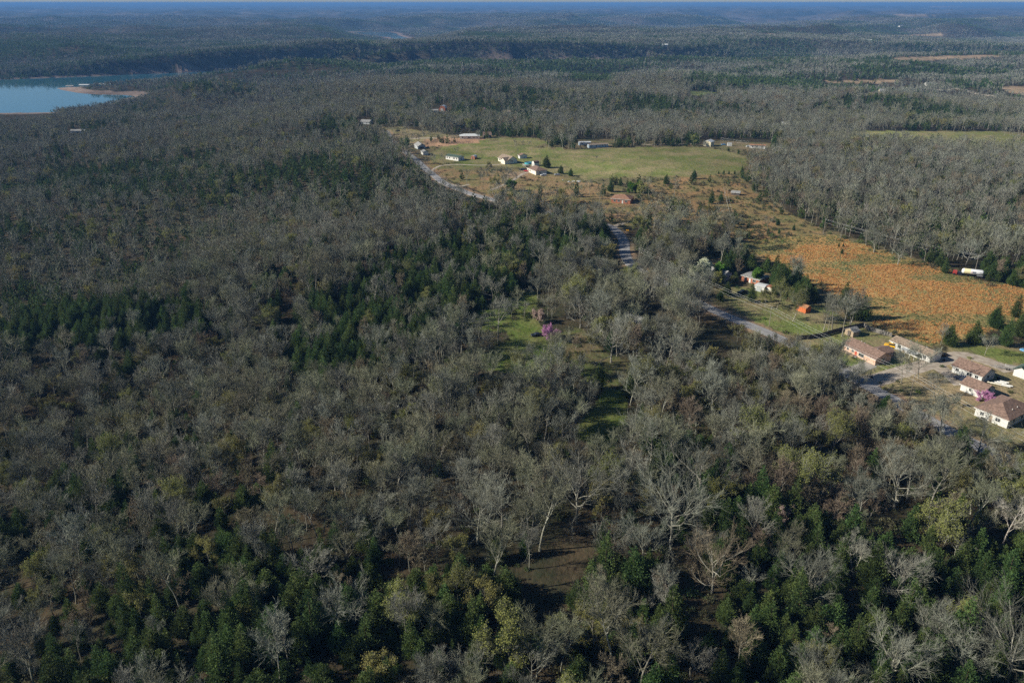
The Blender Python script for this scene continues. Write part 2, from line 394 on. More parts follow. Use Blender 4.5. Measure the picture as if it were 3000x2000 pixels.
POLEM = mat('pole_wood', (0.29, 0.25, 0.2), 0.9, 0.25, scale=2)
WIREM = mat('wire_aluminium', (0.62, 0.62, 0.6), 0.5)
STEEL = mat('steel_grey', (0.45, 0.46, 0.47), 0.45, metal=0.5)
RUBBER = mat('rubber', (0.02, 0.02, 0.02), 0.9)
REDDOOR = mat('door_red', (0.45, 0.09, 0.05), 0.6)
ORANGEW = mat('shed_orange', (0.62, 0.17, 0.055), 0.75, 0.35, scale=1.3)
TEAL = mat('pool_teal', (0.10, 0.42, 0.47), 0.3, 0.1)


def roof_mat(name, c1, c2, course=0.14):
    m, nt, b = nodes_of(name)
    N, L = nt.nodes, nt.links
    tc = N.new('ShaderNodeTexCoord')
    nz = N.new('ShaderNodeTexNoise')
    nz.inputs['Scale'].default_value, nz.inputs['Detail'].default_value = 1.7, 6
    L.new(tc.outputs['Object'], nz.inputs['Vector'])
    br = N.new('ShaderNodeTexBrick')
    br.inputs['Scale'].default_value = 1.0
    br.inputs['Brick Width'].default_value, br.inputs['Row Height'].default_value = 0.9, course * 2
    br.inputs['Mortar Size'].default_value = 0.012
    br.inputs['Color1'].default_value, br.inputs['Color2'].default_value, br.inputs['Mortar'].default_value = (1, 1, 1, 1), (.8, .8, .8, 1), (.55, .55, .55, 1)
    L.new(tc.outputs['Object'], br.inputs['Vector'])
    cr = N.new('ShaderNodeValToRGB')
    cr.color_ramp.elements[0].position, cr.color_ramp.elements[1].position = 0.38, 0.62
    cr.color_ramp.elements[0].color, cr.color_ramp.elements[1].color = (*[q * .82 for q in c2], 1), (*[q * 1.08 for q in c1], 1)
    L.new(nz.outputs['Fac'], cr.inputs[0])
    mx = N.new('ShaderNodeMix')
    mx.data_type, mx.blend_type = 'RGBA', 'MULTIPLY'
    mx.inputs[0].default_value = 0.5
    L.new(cr.outputs[0], mx.inputs[6])
    L.new(br.outputs[0], mx.inputs[7])
    L.new(mx.outputs[2], b.inputs['Base Color'])
    b.inputs['Roughness'].default_value = 0.9
    return m


ROOFB = roof_mat('shingle_brown', (0.26, 0.17, 0.13), (0.19, 0.125, 0.095))
ROOFT = roof_mat('shingle_tan', (0.33, 0.25, 0.18), (0.24, 0.18, 0.13))
ROOFG = roof_mat('shingle_grey', (0.34, 0.33, 0.31), (0.24, 0.235, 0.22))
ROOFR = roof_mat('shingle_rust', (0.33, 0.18, 0.115), (0.25, 0.14, 0.09))
ROOFN = roof_mat('shingle_green', (0.09, 0.13, 0.10), (0.06, 0.09, 0.07))
ROOFW = mat('roof_white_metal', (0.66, 0.66, 0.63), 0.4, 0.15, scale=0.8)


# ------------------------------------------------------------------ mesh helpers
class MB:
    def __init__(self):
        self.v, self.f = [], []

    def add(self, vs_, fs):
        o = len(self.v)
        self.v += [tuple(p) for p in vs_]
        self.f += [tuple(i + o for i in q) for q in fs]
        return self

    def box(self, x0, x1, y0, y1, z0, z1, tx=0.0, ty=0.0):
        """box, its top drawn in by tx, ty"""
        return self.add([(x0, y0, z0), (x1, y0, z0), (x1, y1, z0), (x0, y1, z0), (x0 + tx, y0 + ty, z1), (x1 - tx, y0 + ty, z1), (x1 - tx, y1 - ty, z1), (x0 + tx, y1 - ty, z1)],
                        [(3, 2, 1, 0), (4, 5, 6, 7), (0, 1, 5, 4), (1, 2, 6, 5), (2, 3, 7, 6), (3, 0, 4, 7)])

    def extrude(self, prof, axis, a, b):
        """profile (list of (u, w)) drawn out along an axis from a to b; w is up"""
        n = len(prof)
        P = []
        for t in (a, b):
            for u, w in prof:
                P.append((t, u, w) if axis == 'x' else (u, t, w))
        fs = [tuple(range(n))[::-1], tuple(range(n, 2 * n))] + [(i, (i + 1) % n, n + (i + 1) % n, n + i) for i in range(n)]
        return self.add(P, fs)

    def tube(self, pts, rad, k=6, cap=True):
        pts = [Vector(p) for p in pts]
        R = rad if isinstance(rad, (list, tuple)) else [rad] * len(pts)
        vs_, fs = [], []
        for i, p in enumerate(pts):
            d = (pts[min(i + 1, len(pts) - 1)] - pts[max(i - 1, 0)])
            d.normalize()
            a = d.cross(Vector((0.31, 0.87, 0.38))) if abs(d.z) > 0.9 else d.cross(Vector((0, 0, 1)))
            a.normalize()
            b = d.cross(a)
            for j in range(k):
                t = 2 * math.pi * j / k
                vs_.append(p + (a * math.cos(t) + b * math.sin(t)) * R[i])
        for i in range(len(pts) - 1):
            for j in range(k):
                fs.append((i * k + j, i * k + (j + 1) % k, (i + 1) * k + (j + 1) % k, (i + 1) * k + j))
        if cap:
            fs.append(tuple(range(k))[::-1])
            fs.append(tuple((len(pts) - 1) * k + j for j in range(k)))
        return self.add(vs_, fs)

    def mesh(self, name, m=None):
        me = bpy.data.meshes.new(name)
        me.from_pydata(self.v, [], self.f)
        for q in (m if isinstance(m, (list, tuple)) else [m]):
            if q:
                me.materials.append(q)
        return me

    def obj(self, name, m, parent=None, smooth_=False, loc=None):
        me = self.mesh(name, m)
        if smooth_:
            me.polygons.foreach_set('use_smooth', [True] * len(me.polygons))
        return link(name, me, parent, loc)


def link(name, me, parent=None, loc=None):
    o = bpy.data.objects.new(name, me)
    COL.objects.link(o)
    if parent is not None:
        o.parent = parent
    if loc is not None:
        o.location = loc
    return o


def tag(o, label=None, cat=None, group=None, kind=None):
    for k, v in (('label', label), ('category', cat), ('group', group), ('kind', kind)):
        if v:
            o[k] = v
    return o


def thing(name, label, cat, loc=(0, 0, 0), rz=0.0, group=None):
    o = bpy.data.objects.new(name, None)
    COL.objects.link(o)
    o.empty_display_size = 0.5
    o.location = loc
    o.rotation_euler = (0, 0, rz)
    return tag(o, label, cat, group)


def copy_thing(src, loc, rz=0.0, sc=1.0, label=None, group=None):
    o = src.copy()
    COL.objects.link(o)
    o.location, o.rotation_euler = loc, (0, 0, rz)
    o.scale = (sc, sc, sc) if not isinstance(sc, tuple) else sc
    tag(o, label, None, group)
    for ch in src.children:
        c = ch.copy()
        COL.objects.link(c)
        c.parent = o
        for g in ch.children:
            d = g.copy()
            COL.objects.link(d)
            d.parent = c
    return o


# ------------------------------------------------------------------ ground
ZONES = [  # polygon in photograph coordinates, two ground colours
    (PLATEAU, (0.20, 0.15, 0.085), (0.13, 0.125, 0.055)),
    (SCRUB, (0.33, 0.20, 0.095), (0.16, 0.155, 0.062)), (YARD_D, (0.30, 0.19, 0.10), (0.19, 0.18, 0.07)), (YARD_E, (0.20, 0.18, 0.08), (0.26, 0.19, 0.12)),
    (LAWN, (0.15, 0.185, 0.05), (0.25, 0.20, 0.11)), (LAWN_T, (0.30, 0.225, 0.13), (0.19, 0.18, 0.08)), (YARD_C, (0.13, 0.10, 0.055), (0.085, 0.11, 0.032)),
    (ORANGE, (0.50, 0.285, 0.11), (0.25, 0.235, 0.095)), (HAY, (0.15, 0.175, 0.048), (0.28, 0.225, 0.115)), (FIELD_R, (0.22, 0.24, 0.075), (0.29, 0.24, 0.12)),
    (MEADOW_A, (0.085, 0.125, 0.025), (0.14, 0.14, 0.05)), (MEADOW_B, (0.085, 0.12, 0.024), (0.13, 0.135, 0.045)),
    ([(2780, 1010), (2880, 1010), (3000, 1030), (3050, 1060), (3050, 1075), (2950, 1062), (2880, 1040)], (0.14, 0.19, 0.045), (0.2, 0.2, 0.07)),
    ([(2460, 1045), (2540, 1065), (2500, 1090), (2440, 1070)], (0.12, 0.17, 0.04), (0.16, 0.17, 0.06)),
    ([(1240, 408), (1310, 402), (1420, 405), (1400, 418), (1300, 428), (1240, 430)], (0.42, 0.25, 0.15), (0.28, 0.18, 0.11)),
    ([(1480, 505), (1545, 498), (1545, 512), (1520, 520), (1470, 520)], (0.36, 0.25, 0.16), (0.26, 0.2, 0.12))]
for f in FIELD_FAR:
    ZONES.append((f, (0.40, 0.28, 0.18), (0.32, 0.24, 0.14)))
ZONES[-len(FIELD_FAR) + 2] = (FIELD_FAR[2], (0.2, 0.26, 0.08), (0.26, 0.26, 0.1))
LITTER = ((0.070, 0.052, 0.031), (0.036, 0.040, 0.022))
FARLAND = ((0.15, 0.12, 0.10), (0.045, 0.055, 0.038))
ROAD_W = [Vector((*plane(a, b, 0.0), 0.0)) for a, b in ROAD_PX]

ang = np.radians(np.concatenate([np.linspace(-178, -52, 22), np.linspace(-50, 50, 520), np.linspace(52, 178, 22)]))
rad = np.exp(np.linspace(math.log(45), math.log(62000), 780))
RR, AA = np.meshgrid(rad, ang, indexing='ij')
GX, GY = RR * np.sin(AA), RR * np.cos(AA)
gx, gy = GX.ravel(), GY.ravel()
gz = hgt(gx, gy)
nr, na = RR.shape
ii = (np.arange(nr - 1)[:, None] * na + np.arange(na)[None, :])
jn = (np.arange(na) + 1) % na
quads = np.stack([ii, np.broadcast_to(np.arange(nr - 1)[:, None] * na + jn[None, :], ii.shape), np.broadcast_to((np.arange(nr - 1)[:, None] + 1) * na + jn[None, :], ii.shape), ii + na], -1).reshape(-1, 4)[:, ::-1]
me = bpy.data.meshes.new('ground')
me.vertices.add(nr * na + 1)
co = np.concatenate([np.stack([gx, gy, gz], -1), [[0, 0, h1(0, 0)]]])
me.vertices.foreach_set('co', co.ravel())
fan = np.stack([np.arange(na), jn, np.full(na, nr * na)], -1)[:, ::-1]
nq, nf = len(quads), len(fan)
me.loops.add(nq * 4 + nf * 3)
me.loops.foreach_set('vertex_index', np.concatenate([quads.ravel(), fan.ravel()]).astype(np.int32))
me.polygons.add(nq + nf)
me.polygons.foreach_set('loop_start', np.concatenate([np.arange(nq) * 4, nq * 4 + np.arange(nf) * 3]).astype(np.int32))
me.polygons.foreach_set('use_smooth', np.ones(nq + nf, bool))
me.update(calc_edges=True)
me.validate()

c1 = np.tile(np.array(LITTER[0]), (nr * na, 1))
c2 = np.tile(np.array(LITTER[1]), (nr * na, 1))
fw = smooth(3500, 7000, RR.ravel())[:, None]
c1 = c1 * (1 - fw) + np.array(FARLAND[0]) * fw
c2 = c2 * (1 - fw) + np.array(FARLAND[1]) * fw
ppx, ppy = proj(gx, gy, gz)
vis = gy > 40
jx = np.where(RR.ravel() < 900, 5.0, 0.0)
ppx = ppx + jx * vnoise(gx / 6, gy / 6)
ppy = ppy + jx * 0.6 * vnoise(gx / 6 + 40, gy / 6)
for poly, a, b in ZONES:
    m_ = vis & in_poly(poly, ppx, ppy)
    c1[m_], c2[m_] = a, b
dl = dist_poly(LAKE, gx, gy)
axis_ = np.interp(gx, [-2500, -1100, -600, 0, 900, 2600], [1500, 1850, 2150, 2440, 2640, 2900])
mud = ((gy < axis_ + 300 * smooth(-300, 100, gx)) & (dl < 36 + 10 * vnoise(gx / 40, gy / 40)) & (gz < WATER_Z + 3.2)) | (gz < WATER_Z)
dr2 = dist_poly(REACH, gx, gy)
mud |= (dr2 < 34) & (gz < WATER_Z + 12)
c1[mud], c2[mud] = (0.27, 0.20, 0.16), (0.19, 0.14, 0.11)
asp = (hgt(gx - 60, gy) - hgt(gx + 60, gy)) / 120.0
aw = (smooth(4000, 7500, RR.ravel()) * np.clip(.5 + 4.5 * asp, 0, 1))[:, None]    # slopes turned from the sun darkened in colour, standing in for shade
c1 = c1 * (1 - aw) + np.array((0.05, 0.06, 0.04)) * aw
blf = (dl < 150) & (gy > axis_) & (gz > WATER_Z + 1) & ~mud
c1[blf], c2[blf] = (0.05, 0.045, 0.035), (0.035, 0.035, 0.025)  # bluff ground darkened, its shade put into the soil colour
rd = dist_poly([(p.x, p.y) for p in ROAD_W], gx, gy, False)
sh = (rd < 5.2) & (gy > 150)
c1[sh], c2[sh] = (0.30, 0.20, 0.13), (0.17, 0.14, 0.08)
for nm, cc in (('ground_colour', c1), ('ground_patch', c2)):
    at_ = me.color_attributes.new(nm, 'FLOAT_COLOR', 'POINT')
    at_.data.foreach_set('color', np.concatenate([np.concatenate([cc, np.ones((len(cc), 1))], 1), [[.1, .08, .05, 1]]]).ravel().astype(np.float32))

gm, nt, b = nodes_of('ground_soil')
N, L = nt.nodes, nt.links
a1, a2 = N.new('ShaderNodeAttribute'), N.new('ShaderNodeAttribute')
a1.attribute_name, a2.attribute_name = 'ground_colour', 'ground_patch'
geo = N.new('ShaderNodeNewGeometry')


def noise(sc, det, rough=0.55, stretch=None):
    n_ = N.new('ShaderNodeTexNoise')
    n_.inputs['Scale'].default_value, n_.inputs['Detail'].default_value, n_.inputs['Roughness'].default_value = sc, det, rough
    if stretch:
        mp = N.new('ShaderNodeMapping')
        mp.inputs['Scale'].default_value = stretch
        L.new(geo.outputs['Position'], mp.inputs[0])
        L.new(mp.outputs[0], n_.inputs['Vector'])
    else:
        L.new(geo.outputs['Position'], n_.inputs['Vector'])
    return n_


n1, n2, n3 = noise(0.045, 7, 0.65), noise(0.9, 4, 0.7, (1, 0.6, 1)), noise(0.0045, 8, 0.62)
ad = N.new('ShaderNodeMath')
ad.operation = 'ADD'
L.new(n1.outputs['Fac'], ad.inputs[0])
sc_ = N.new('ShaderNodeMath')
sc_.operation = 'MULTIPLY_ADD'
sc_.inputs[1].default_value, sc_.inputs[2].default_value = 0.5, -0.25
L.new(n2.outputs['Fac'], sc_.inputs[0])
L.new(sc_.outputs[0], ad.inputs[1])
cr = N.new('ShaderNodeMapRange')
cr.inputs[1].default_value, cr.inputs[2].default_value = 0.40, 0.62
L.new(ad.outputs[0], cr.inputs[0])
mx = N.new('ShaderNodeMix')
mx.data_type = 'RGBA'
L.new(cr.outputs[0], mx.inputs[0])
L.new(a1.outputs['Color'], mx.inputs[6])
L.new(a2.outputs['Color'], mx.inputs[7])
mg = N.new('ShaderNodeMapRange')
mg.inputs[1].default_value, mg.inputs[2].default_value, mg.inputs[3].default_value, mg.inputs[4].default_value = 0.34, 0.66, 0.62, 1.3
L.new(n3.outputs['Fac'], mg.inputs[0])
mv = N.new('ShaderNodeVectorMath')
mv.operation = 'SCALE'
L.new(mx.outputs[2], mv.inputs[0])
L.new(mg.outputs[0], mv.inputs['Scale'])
L.new(mv.outputs[0], b.inputs['Base Color'])
b.inputs['Roughness'].default_value = 0.95
b.inputs['Specular IOR Level'].default_value = 0.05
bp = N.new('ShaderNodeBump')
bp.inputs['Strength'].default_value, bp.inputs['Distance'].default_value = 0.7, 0.5
L.new(n2.outputs['Fac'], bp.inputs['Height'])
nb = noise(0.09, 3, 0.7)
bp2 = N.new('ShaderNodeBump')
bp2.inputs['Strength'].default_value, bp2.inputs['Distance'].default_value = 0.35, 4.0
L.new(nb.outputs['Fac'], bp2.inputs['Height'])
L.new(bp.outputs['Normal'], bp2.inputs['Normal'])
L.new(bp2.outputs['Normal'], b.inputs['Normal'])
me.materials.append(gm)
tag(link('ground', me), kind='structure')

# ------------------------------------------------------------------ water
wm, nt, b = nodes_of('lake_water')
N, L = nt.nodes, nt.links
b.inputs['Base Color'].default_value = (0.03, 0.125, 0.165, 1)
b.inputs['Roughness'].default_value = 0.04
b.inputs['Specular IOR Level'].default_value = 0.6
geo = N.new('ShaderNodeNewGeometry')
nw = noise(0.25, 4, 0.6, (1, 0.35, 1))
bp = N.new('ShaderNodeBump')
bp.inputs['Strength'].default_value, bp.inputs['Distance'].default_value = 0.1, 0.3
L.new(nw.outputs['Fac'], bp.inputs['Height'])
L.new(bp.outputs['Normal'], b.inputs['Normal'])
for nm, poly in (('lake', LAKE), ('river', REACH)):
    cx, cy = sum(p[0] for p in poly) / len(poly), sum(p[1] for p in poly) / len(poly)
    x0, x1 = min(p[0] for p in poly) - 60, max(p[0] for p in poly) + 60
    y0, y1 = min(p[1] for p in poly) - 60, max(p[1] for p in poly) + 60
    tag(MB().add([(x0, y0, WATER_Z), (x1, y0, WATER_Z), (x1, y1, WATER_Z), (x0, y1, WATER_Z)], [(0, 1, 2, 3)]).obj(nm, wm), kind='structure')

# ------------------------------------------------------------------ roads and drives
rm, nt, b = nodes_of('road_chipseal')
N, L = nt.nodes, nt.links
geo = N.new('ShaderNodeNewGeometry')
uvn = N.new('ShaderNodeUVMap')
sx = N.new('ShaderNodeSeparateXYZ')
L.new(uvn.outputs[0], sx.inputs[0])
wv = N.new('ShaderNodeMath')
wv.operation = 'PINGPONG'
wv.inputs[1].default_value = 0.25
L.new(sx.outputs[0], wv.inputs[0])
tr = N.new('ShaderNodeMapRange')
tr.inputs[1].default_value, tr.inputs[2].default_value, tr.inputs[3].default_value, tr.inputs[4].default_value = 0.05, 0.22, 0.86, 1.0
L.new(wv.outputs[0], tr.inputs[0])
nz = noise(0.35, 6, 0.65)
cr = N.new('ShaderNodeValToRGB')
cr.color_ramp.elements[0].color, cr.color_ramp.elements[1].color = (0.255, 0.245, 0.24, 1), (0.335, 0.32, 0.31, 1)
cr.color_ramp.elements[0].position, cr.color_ramp.elements[1].position = 0.3, 0.7
L.new(nz.outputs['Fac'], cr.inputs[0])
vm = N.new('ShaderNodeVectorMath')
vm.operation = 'SCALE'
L.new(cr.outputs[0], vm.inputs[0])
L.new(tr.outputs[0], vm.inputs['Scale'])
L.new(vm.outputs[0], b.inputs['Base Color'])
b.inputs['Roughness'].default_value = 0.9


def spline(pts, step):
    out = []
    P = [pts[0] * 2 - pts[1], *pts, pts[-1] * 2 - pts[-2]]
    for i in range(1, len(P) - 2):
        n_ = max(2, int((P[i + 1] - P[i]).length / step))
        for k in range(n_):
            t = k / n_
            a, b_, c, d = P[i - 1:i + 3]
            out.append(0.5 * ((2 * b_) + (c - a) * t + (2 * a - 5 * b_ + 4 * c - d) * t * t + (3 * b_ - a - 3 * c + d) * t ** 3))
    return out + [pts[-1]]


def ribbon(name, pts, width, m, lift=0.14, step=4.0, label=None):
    c = spline([Vector((p.x, p.y, 0)) for p in pts], step)
    offs = (-0.5, -0.44, -0.2, 0.0, 0.2, 0.44, 0.5)
    V, Fc, UV = [], [], []
    acc = 0.0
    for i, p in enumerate(c):
        d = c[min(i + 1, len(c) - 1)] - c[max(i - 1, 0)]
        d.normalize()
        s = Vector((d.y, -d.x, 0))
        acc += (c[i] - c[i - 1]).length if i else 0
        w = width if not callable(width) else width(i / (len(c) - 1))
        xs = [p + s * (o * (w + (0.8 if abs(o) == .5 else 0))) for o in offs]
        zc = hgt([q.x for q in xs], [q.y for q in xs])
        zt = max(zc) + lift
        for k, (q, o) in enumerate(zip(xs, offs)):
            V.append((q.x, q.y, zc[k] - 0.3 if abs(o) == 0.5 else zt - abs(o) * 0.18 + 0.012 * vnoise(q.x, q.y)))
            UV.append((o + 0.5, acc * 0.1))
    n_ = len(offs)
    for i in range(len(c) - 1):
        for k in range(n_ - 1):
            Fc.append((i * n_ + k, i * n_ + k + 1, (i + 1) * n_ + k + 1, (i + 1) * n_ + k))
    me_ = bpy.data.meshes.new(name)
    me_.from_pydata(V, [], Fc)
    uv = me_.uv_layers.new(name='UVMap')
    for lp in me_.loops:
        uv.data[lp.index].uv = UV[lp.vertex_index]
    me_.materials.append(m)
    return tag(link(name, me_), kind='structure')


ribbon('road', ROAD_W, 6.2, rm)
GRAVEL = mat('gravel_tan', (0.46, 0.39, 0.31), 0.95, 0.3, (0.31, 0.25, 0.19), 0.5, detail=6)


def drive(name, pxs, w, m=GRAVEL):
    ribbon(name, [at(*p) for p in pxs], w, m, 0.07, 2.5)


drive('driveway', [(2462, 1090), (2500, 1085), (2535, 1072), (2553, 1066)], lambda t: 6.5 - 1.0 * t, CONCRETE)
drive('gravel_drive', [(2500, 1118), (2560, 1115), (2640, 1090), (2740, 1062), (2810, 1040), (2860, 1048), (2920, 1068), (2962, 1090)], lambda t: 9.5 - 2.5 * t)
drive('gravel_drive', [(2745, 1070), (2770, 1090), (2800, 1115), (2815, 1130)], lambda t: 7 - 2 * t)
drive('gravel_drive', [(1260, 503), (1290, 486), (1340, 482), (1400, 484), (1460, 482), (1490, 478)], 2.6)
drive('gravel_drive', [(1310, 538), (1350, 545), (1375, 540)], 3)
drive('gravel_drive', [(1440, 556), (1490, 535), (1530, 510), (1548, 505)], 3)
drive('gravel_drive', [(1790, 668), (1830, 652), (1870, 645), (1900, 640)], 4)
drive('gravel_drive', [(1170, 432), (1200, 428), (1216, 425)], 5)
drive('gravel_drive', [(2480, 241), (2620, 250), (2740, 262), (2860, 274), (3000, 290), (3100, 300)], 9)
drive('gravel_drive', [(1780, 424), (1900, 424), (2040, 422)], 3)
drive('gravel_drive', [(1180, 406), (1240, 405), (1280, 404)], 5)
drive('gravel_drive', [(1490, 318), (1540, 310), (1585, 306)], 6)

# ------------------------------------------------------------------ tree makers
UP = Vector((0, 0, 1))


def rvec(r):
    return Vector((r.gauss(0, 1), r.gauss(0, 1), r.gauss(0, 1)))


def tilt(d, a, r):
    """direction d turned by angle a towards a random side"""
    s = d.cross(rvec(r))
    s.normalize()
    return (d * math.cos(a) + s * math.sin(a)).normalized()


def strip(mb, pts, w0, r):
    """a fine twig: a narrow blade that runs to a point"""
    d = pts[-1] - pts[0]
    s = d.cross(rvec(r))
    s.normalize()
    n_ = len(pts)
    vs_, fs = [], []
    for i, p in enumerate(pts[:-1]):
        w = w0 * (1 - 0.6 * i / (n_ - 1)) * 0.5
        vs_ += [p - s * w, p + s * w]
    vs_.append(pts[-1])
    for i in range(n_ - 2):
        fs.append((2 * i, 2 * i + 1, 2 * i + 3, 2 * i + 2))
    fs.append((2 * n_ - 4, 2 * n_ - 3, 2 * n_ - 2))
    mb.add(vs_, fs)


def bare(seed, H=14.0, width=8.0, clear=0.42, limbs=9, wide=0.75, wig=0.16, dens=1.0, lod=0, lean=0.06, r0=None, tips=None, leaf=None, leafsize=0.22, leafn=2, forks=1):
    """leafless broadleaf tree: bole with limbs (first mesh), branches and twigs (second), buds or blossom (third)"""
    r = random.Random(seed)
    bole, crown, buds = MB(), MB(), MB()
    r0 = r0 or H * 0.0135
    tw = (0.03, 0.078)[lod] if lod < 2 else 0.2
    ends = []

    def twig(p, d, L, w):
        q = p + d * (L * 0.5)
        d2 = (d + rvec(r) * 0.16 + UP * 0.2).normalized()
        e = q + d2 * (L * 0.5)
        strip(crown, [p, q, e], w, r)
        ends.append((q, d2))
        ends.append((e, d2))

    def path(p, d, L, n_, wander, trop):
        pts, dirs = [p], [d]
        for _ in range(n_):
            d = (d + rvec(r) * wander + UP * trop).normalized()
            p = p + d * (L / n_)
            pts.append(p)
            dirs.append(d)
        return pts, dirs

    def along(pts, dirs, f):
        k = f * (len(pts) - 1)
        i = min(int(k), len(pts) - 2)
        return pts[i].lerp(pts[i + 1], k - i), dirs[i + 1]

    n3 = (6, 3)[min(lod, 1)]
    n4 = max(1, round((6 if lod == 0 else 5) * dens))

    def branchlet(p, d, L, w):
        pts, dirs = path(p, d, L, 3, 0.17, 0.12)
        strip(crown, pts, w * 1.5, r)
        for k in range(n4):
            q, dd = along(pts, dirs, 0.2 + 0.8 * (k + r.random()) / n4)
            twig(q, tilt(dd, r.uniform(0.25, 0.7), r), L * r.uniform(0.5, 0.9), w)

    def branch(p, d, L, rr, lvl):
        pts, dirs = path(p, d, L, 4, wig * 1.1, 0.09)
        if lod == 0:
            crown.tube(pts, [rr * (1 - 0.2 * i) + 0.011 for i in range(5)], 3, False)
        else:
            strip(crown, pts, max(rr * 2.2, tw), r)
        n_ = max(2, round(n3 * min(1.3, 0.5 + L / (width * 0.32))))
        for k in range(n_):
            q, dd = along(pts, dirs, 0.18 + 0.82 * (k + r.random()) / n_)
            branchlet(q, tilt(dd, r.uniform(0.3, 0.75), r), max(0.6, L * r.uniform(0.36, 0.62)), tw)

    def limb(p, d, L, rr):
        n_ = 6
        pts, dirs = path(p, d, L, n_, wig, 0.075)
        bole.tube(pts, [rr * (1 - 0.78 * i / n_) for i in range(n_ + 1)], 5 if lod == 0 else 3, False)
        nb_ = max(3, round((7 if lod == 0 else 4) * min(1.4, L / (width * 0.5))))
        for k in range(nb_):
            f = 0.22 + 0.78 * (k + r.random() * 0.8) / nb_
            q, dd = along(pts, dirs, f)
            branch(q, tilt(dd, r.uniform(0.35, 0.85), r), max(0.9, L * r.uniform(0.3, 0.55) * (1.15 - 0.5 * f)), max(0.016, rr * (1 - 0.75 * f) * 0.5), 2)

    for fk in range(forks):
        d = Vector((r.gauss(0, lean), r.gauss(0, lean), 1)) if forks == 1 else Vector((math.cos(fk * 6.28 / forks + seed) * 0.22, math.sin(fk * 6.28 / forks + seed) * 0.22, 1))
        d.normalize()
        Ht = H * (0.86 if forks == 1 else 0.8)
        n_ = 8
        pts, dirs = path(Vector((0, 0, -0.4)), d, Ht, n_, 0.05, 0.05)
        rr = [r0 * (1.25 if i == 0 else 1) * (1 - 0.86 * (i / n_) ** 1.1) for i in range(n_ + 1)]
        bole.tube(pts, rr, 7 if lod == 0 else 4, False)
        az = r.random() * 6.28
        for k in range(limbs):
            f = clear + (0.97 - clear) * (k + 0.5 * r.random()) / limbs
            p, dd = along(pts, dirs, f)
            g = (f - clear) / (1 - clear)
            az += 2.4 + r.gauss(0, 0.35)
            a = (wide * 1.25) * (1 - g) + 0.32 * g
            out = Vector((math.cos(az), math.sin(az), 0))
            d0 = (UP * math.cos(a) + out * math.sin(a)).normalized()
            reach = width * 0.5 * (0.72 + 0.5 * math.sin(math.pi * min(1, g * 0.8 + 0.25))) * r.uniform(0.8, 1.15)
            L = min(reach / max(0.45, math.sin(a)), H * (1.02 - f) * 1.1 / max(0.3, math.cos(a)), width * 0.8)
            limb(p, d0, max(1.4, L), r0 * 0.46 * (1.05 - 0.72 * g))
    if leaf is not None:
        for p, d2 in ends:
            for _ in range(leafn):
                c = p + rvec(r) * leafsize * 0.8
                a = rvec(r).normalized() * leafsize * r.uniform(0.6, 1.2)
                b_ = a.cross(rvec(r)).normalized() * leafsize * 0.5
                buds.add([c - a * 0.5, c + b_, c + a * 0.5, c - b_], [(0, 1, 2, 3)])
    return bole, crown, buds


def cedar(seed, H=9.0, width=4.5, n_=620, size=0.21, heads=1, lod=0, low=0.06):
    """ragged juniper: sprays set along rising boughs, pointed top"""
    r = random.Random(seed)
    bole, crown = MB(), MB()
    bole.tube([(0, 0, -0.3), (0.1, 0, H * 0.4), (0, 0.1, H * 0.85)], [H * 0.018, H * 0.012, 0.02], 5, False)
    tops = [(0, 0, 1.0)] + [(r.uniform(-.24, .24) * width, r.uniform(-.24, .24) * width, r.uniform(0.62, 0.88)) for _ in range(heads - 1)]
    lump = [r.uniform(0.6, 1.2) for _ in range(40)]
    for hx, hy, hs in tops:
        m_ = int(n_ * (hs ** 2) / (1 if heads == 1 else 1.6))
        nb_ = max(18, m_ // 34)
        for k in range(nb_):
            t = low + (1 - low) * (1 - (1 - (k + r.random()) / nb_) ** 0.62)
            t = min(t, 0.995)
            az = k * 2.399 + r.gauss(0, 0.3)
            prof = (1 - t) ** 0.74 * (0.55 + 0.45 * min(1, t / 0.2)) + 0.03
            R = width * 0.5 * prof * lump[k % 40] * (0.8 + 0.25 * r.random())
            out = Vector((math.cos(az), math.sin(az), 0))
            rise = r.uniform(0.25, 0.75)
            base = Vector((hx * min(1, t * 1.6), hy * min(1, t * 1.6), t * H * hs - R * rise * 0.5))
            ns = max(3, int(m_ / nb_ * (0.45 + 1.0 * prof)))
            for j in range(ns):
                f = (0.25 + 0.75 * ((j + r.random()) / ns) ** 0.7)
                p = base + out * (R * f) + UP * (R * f * rise) + rvec(r) * (0.10 * R + 0.08)
                ax = (out * 0.8 + UP * r.uniform(0.3, 1.1) + rvec(r) * 0.45).normalized()
                s = ax.cross(rvec(r)).normalized()
                L = size * r.uniform(0.7, 1.35)
                w = L * r.uniform(0.28, 0.5)
                crown.add([p - ax * L * 0.4, p + s * w, p + ax * L * 0.75, p - s * w], [(0, 1, 2, 3)])
    return bole, crown, MB()


def bush(seed, R=1.2, n_=160, size=0.28, stems=True, flat=0.8):
    r = random.Random(seed)
    tw, lf = MB(), MB()
    for k in range(n_):
        d = rvec(r).normalized()
        d.z = abs(d.z) * flat + 0.05
        q = d * R * r.uniform(0.45, 1.05)
        if stems and k % 3 == 0:
            strip(tw, [Vector((d.x * .1, d.y * .1, -0.1)), q * 0.5 + rvec(r) * 0.1, q], 0.05, r)
        a = rvec(r).normalized() * size * r.uniform(.6, 1.2)
        s = a.cross(rvec(r)).normalized() * size * 0.5
        lf.add([q - a * .5, q + s, q + a * .5, q - s], [(0, 1, 2, 3)])
    return tw, lf


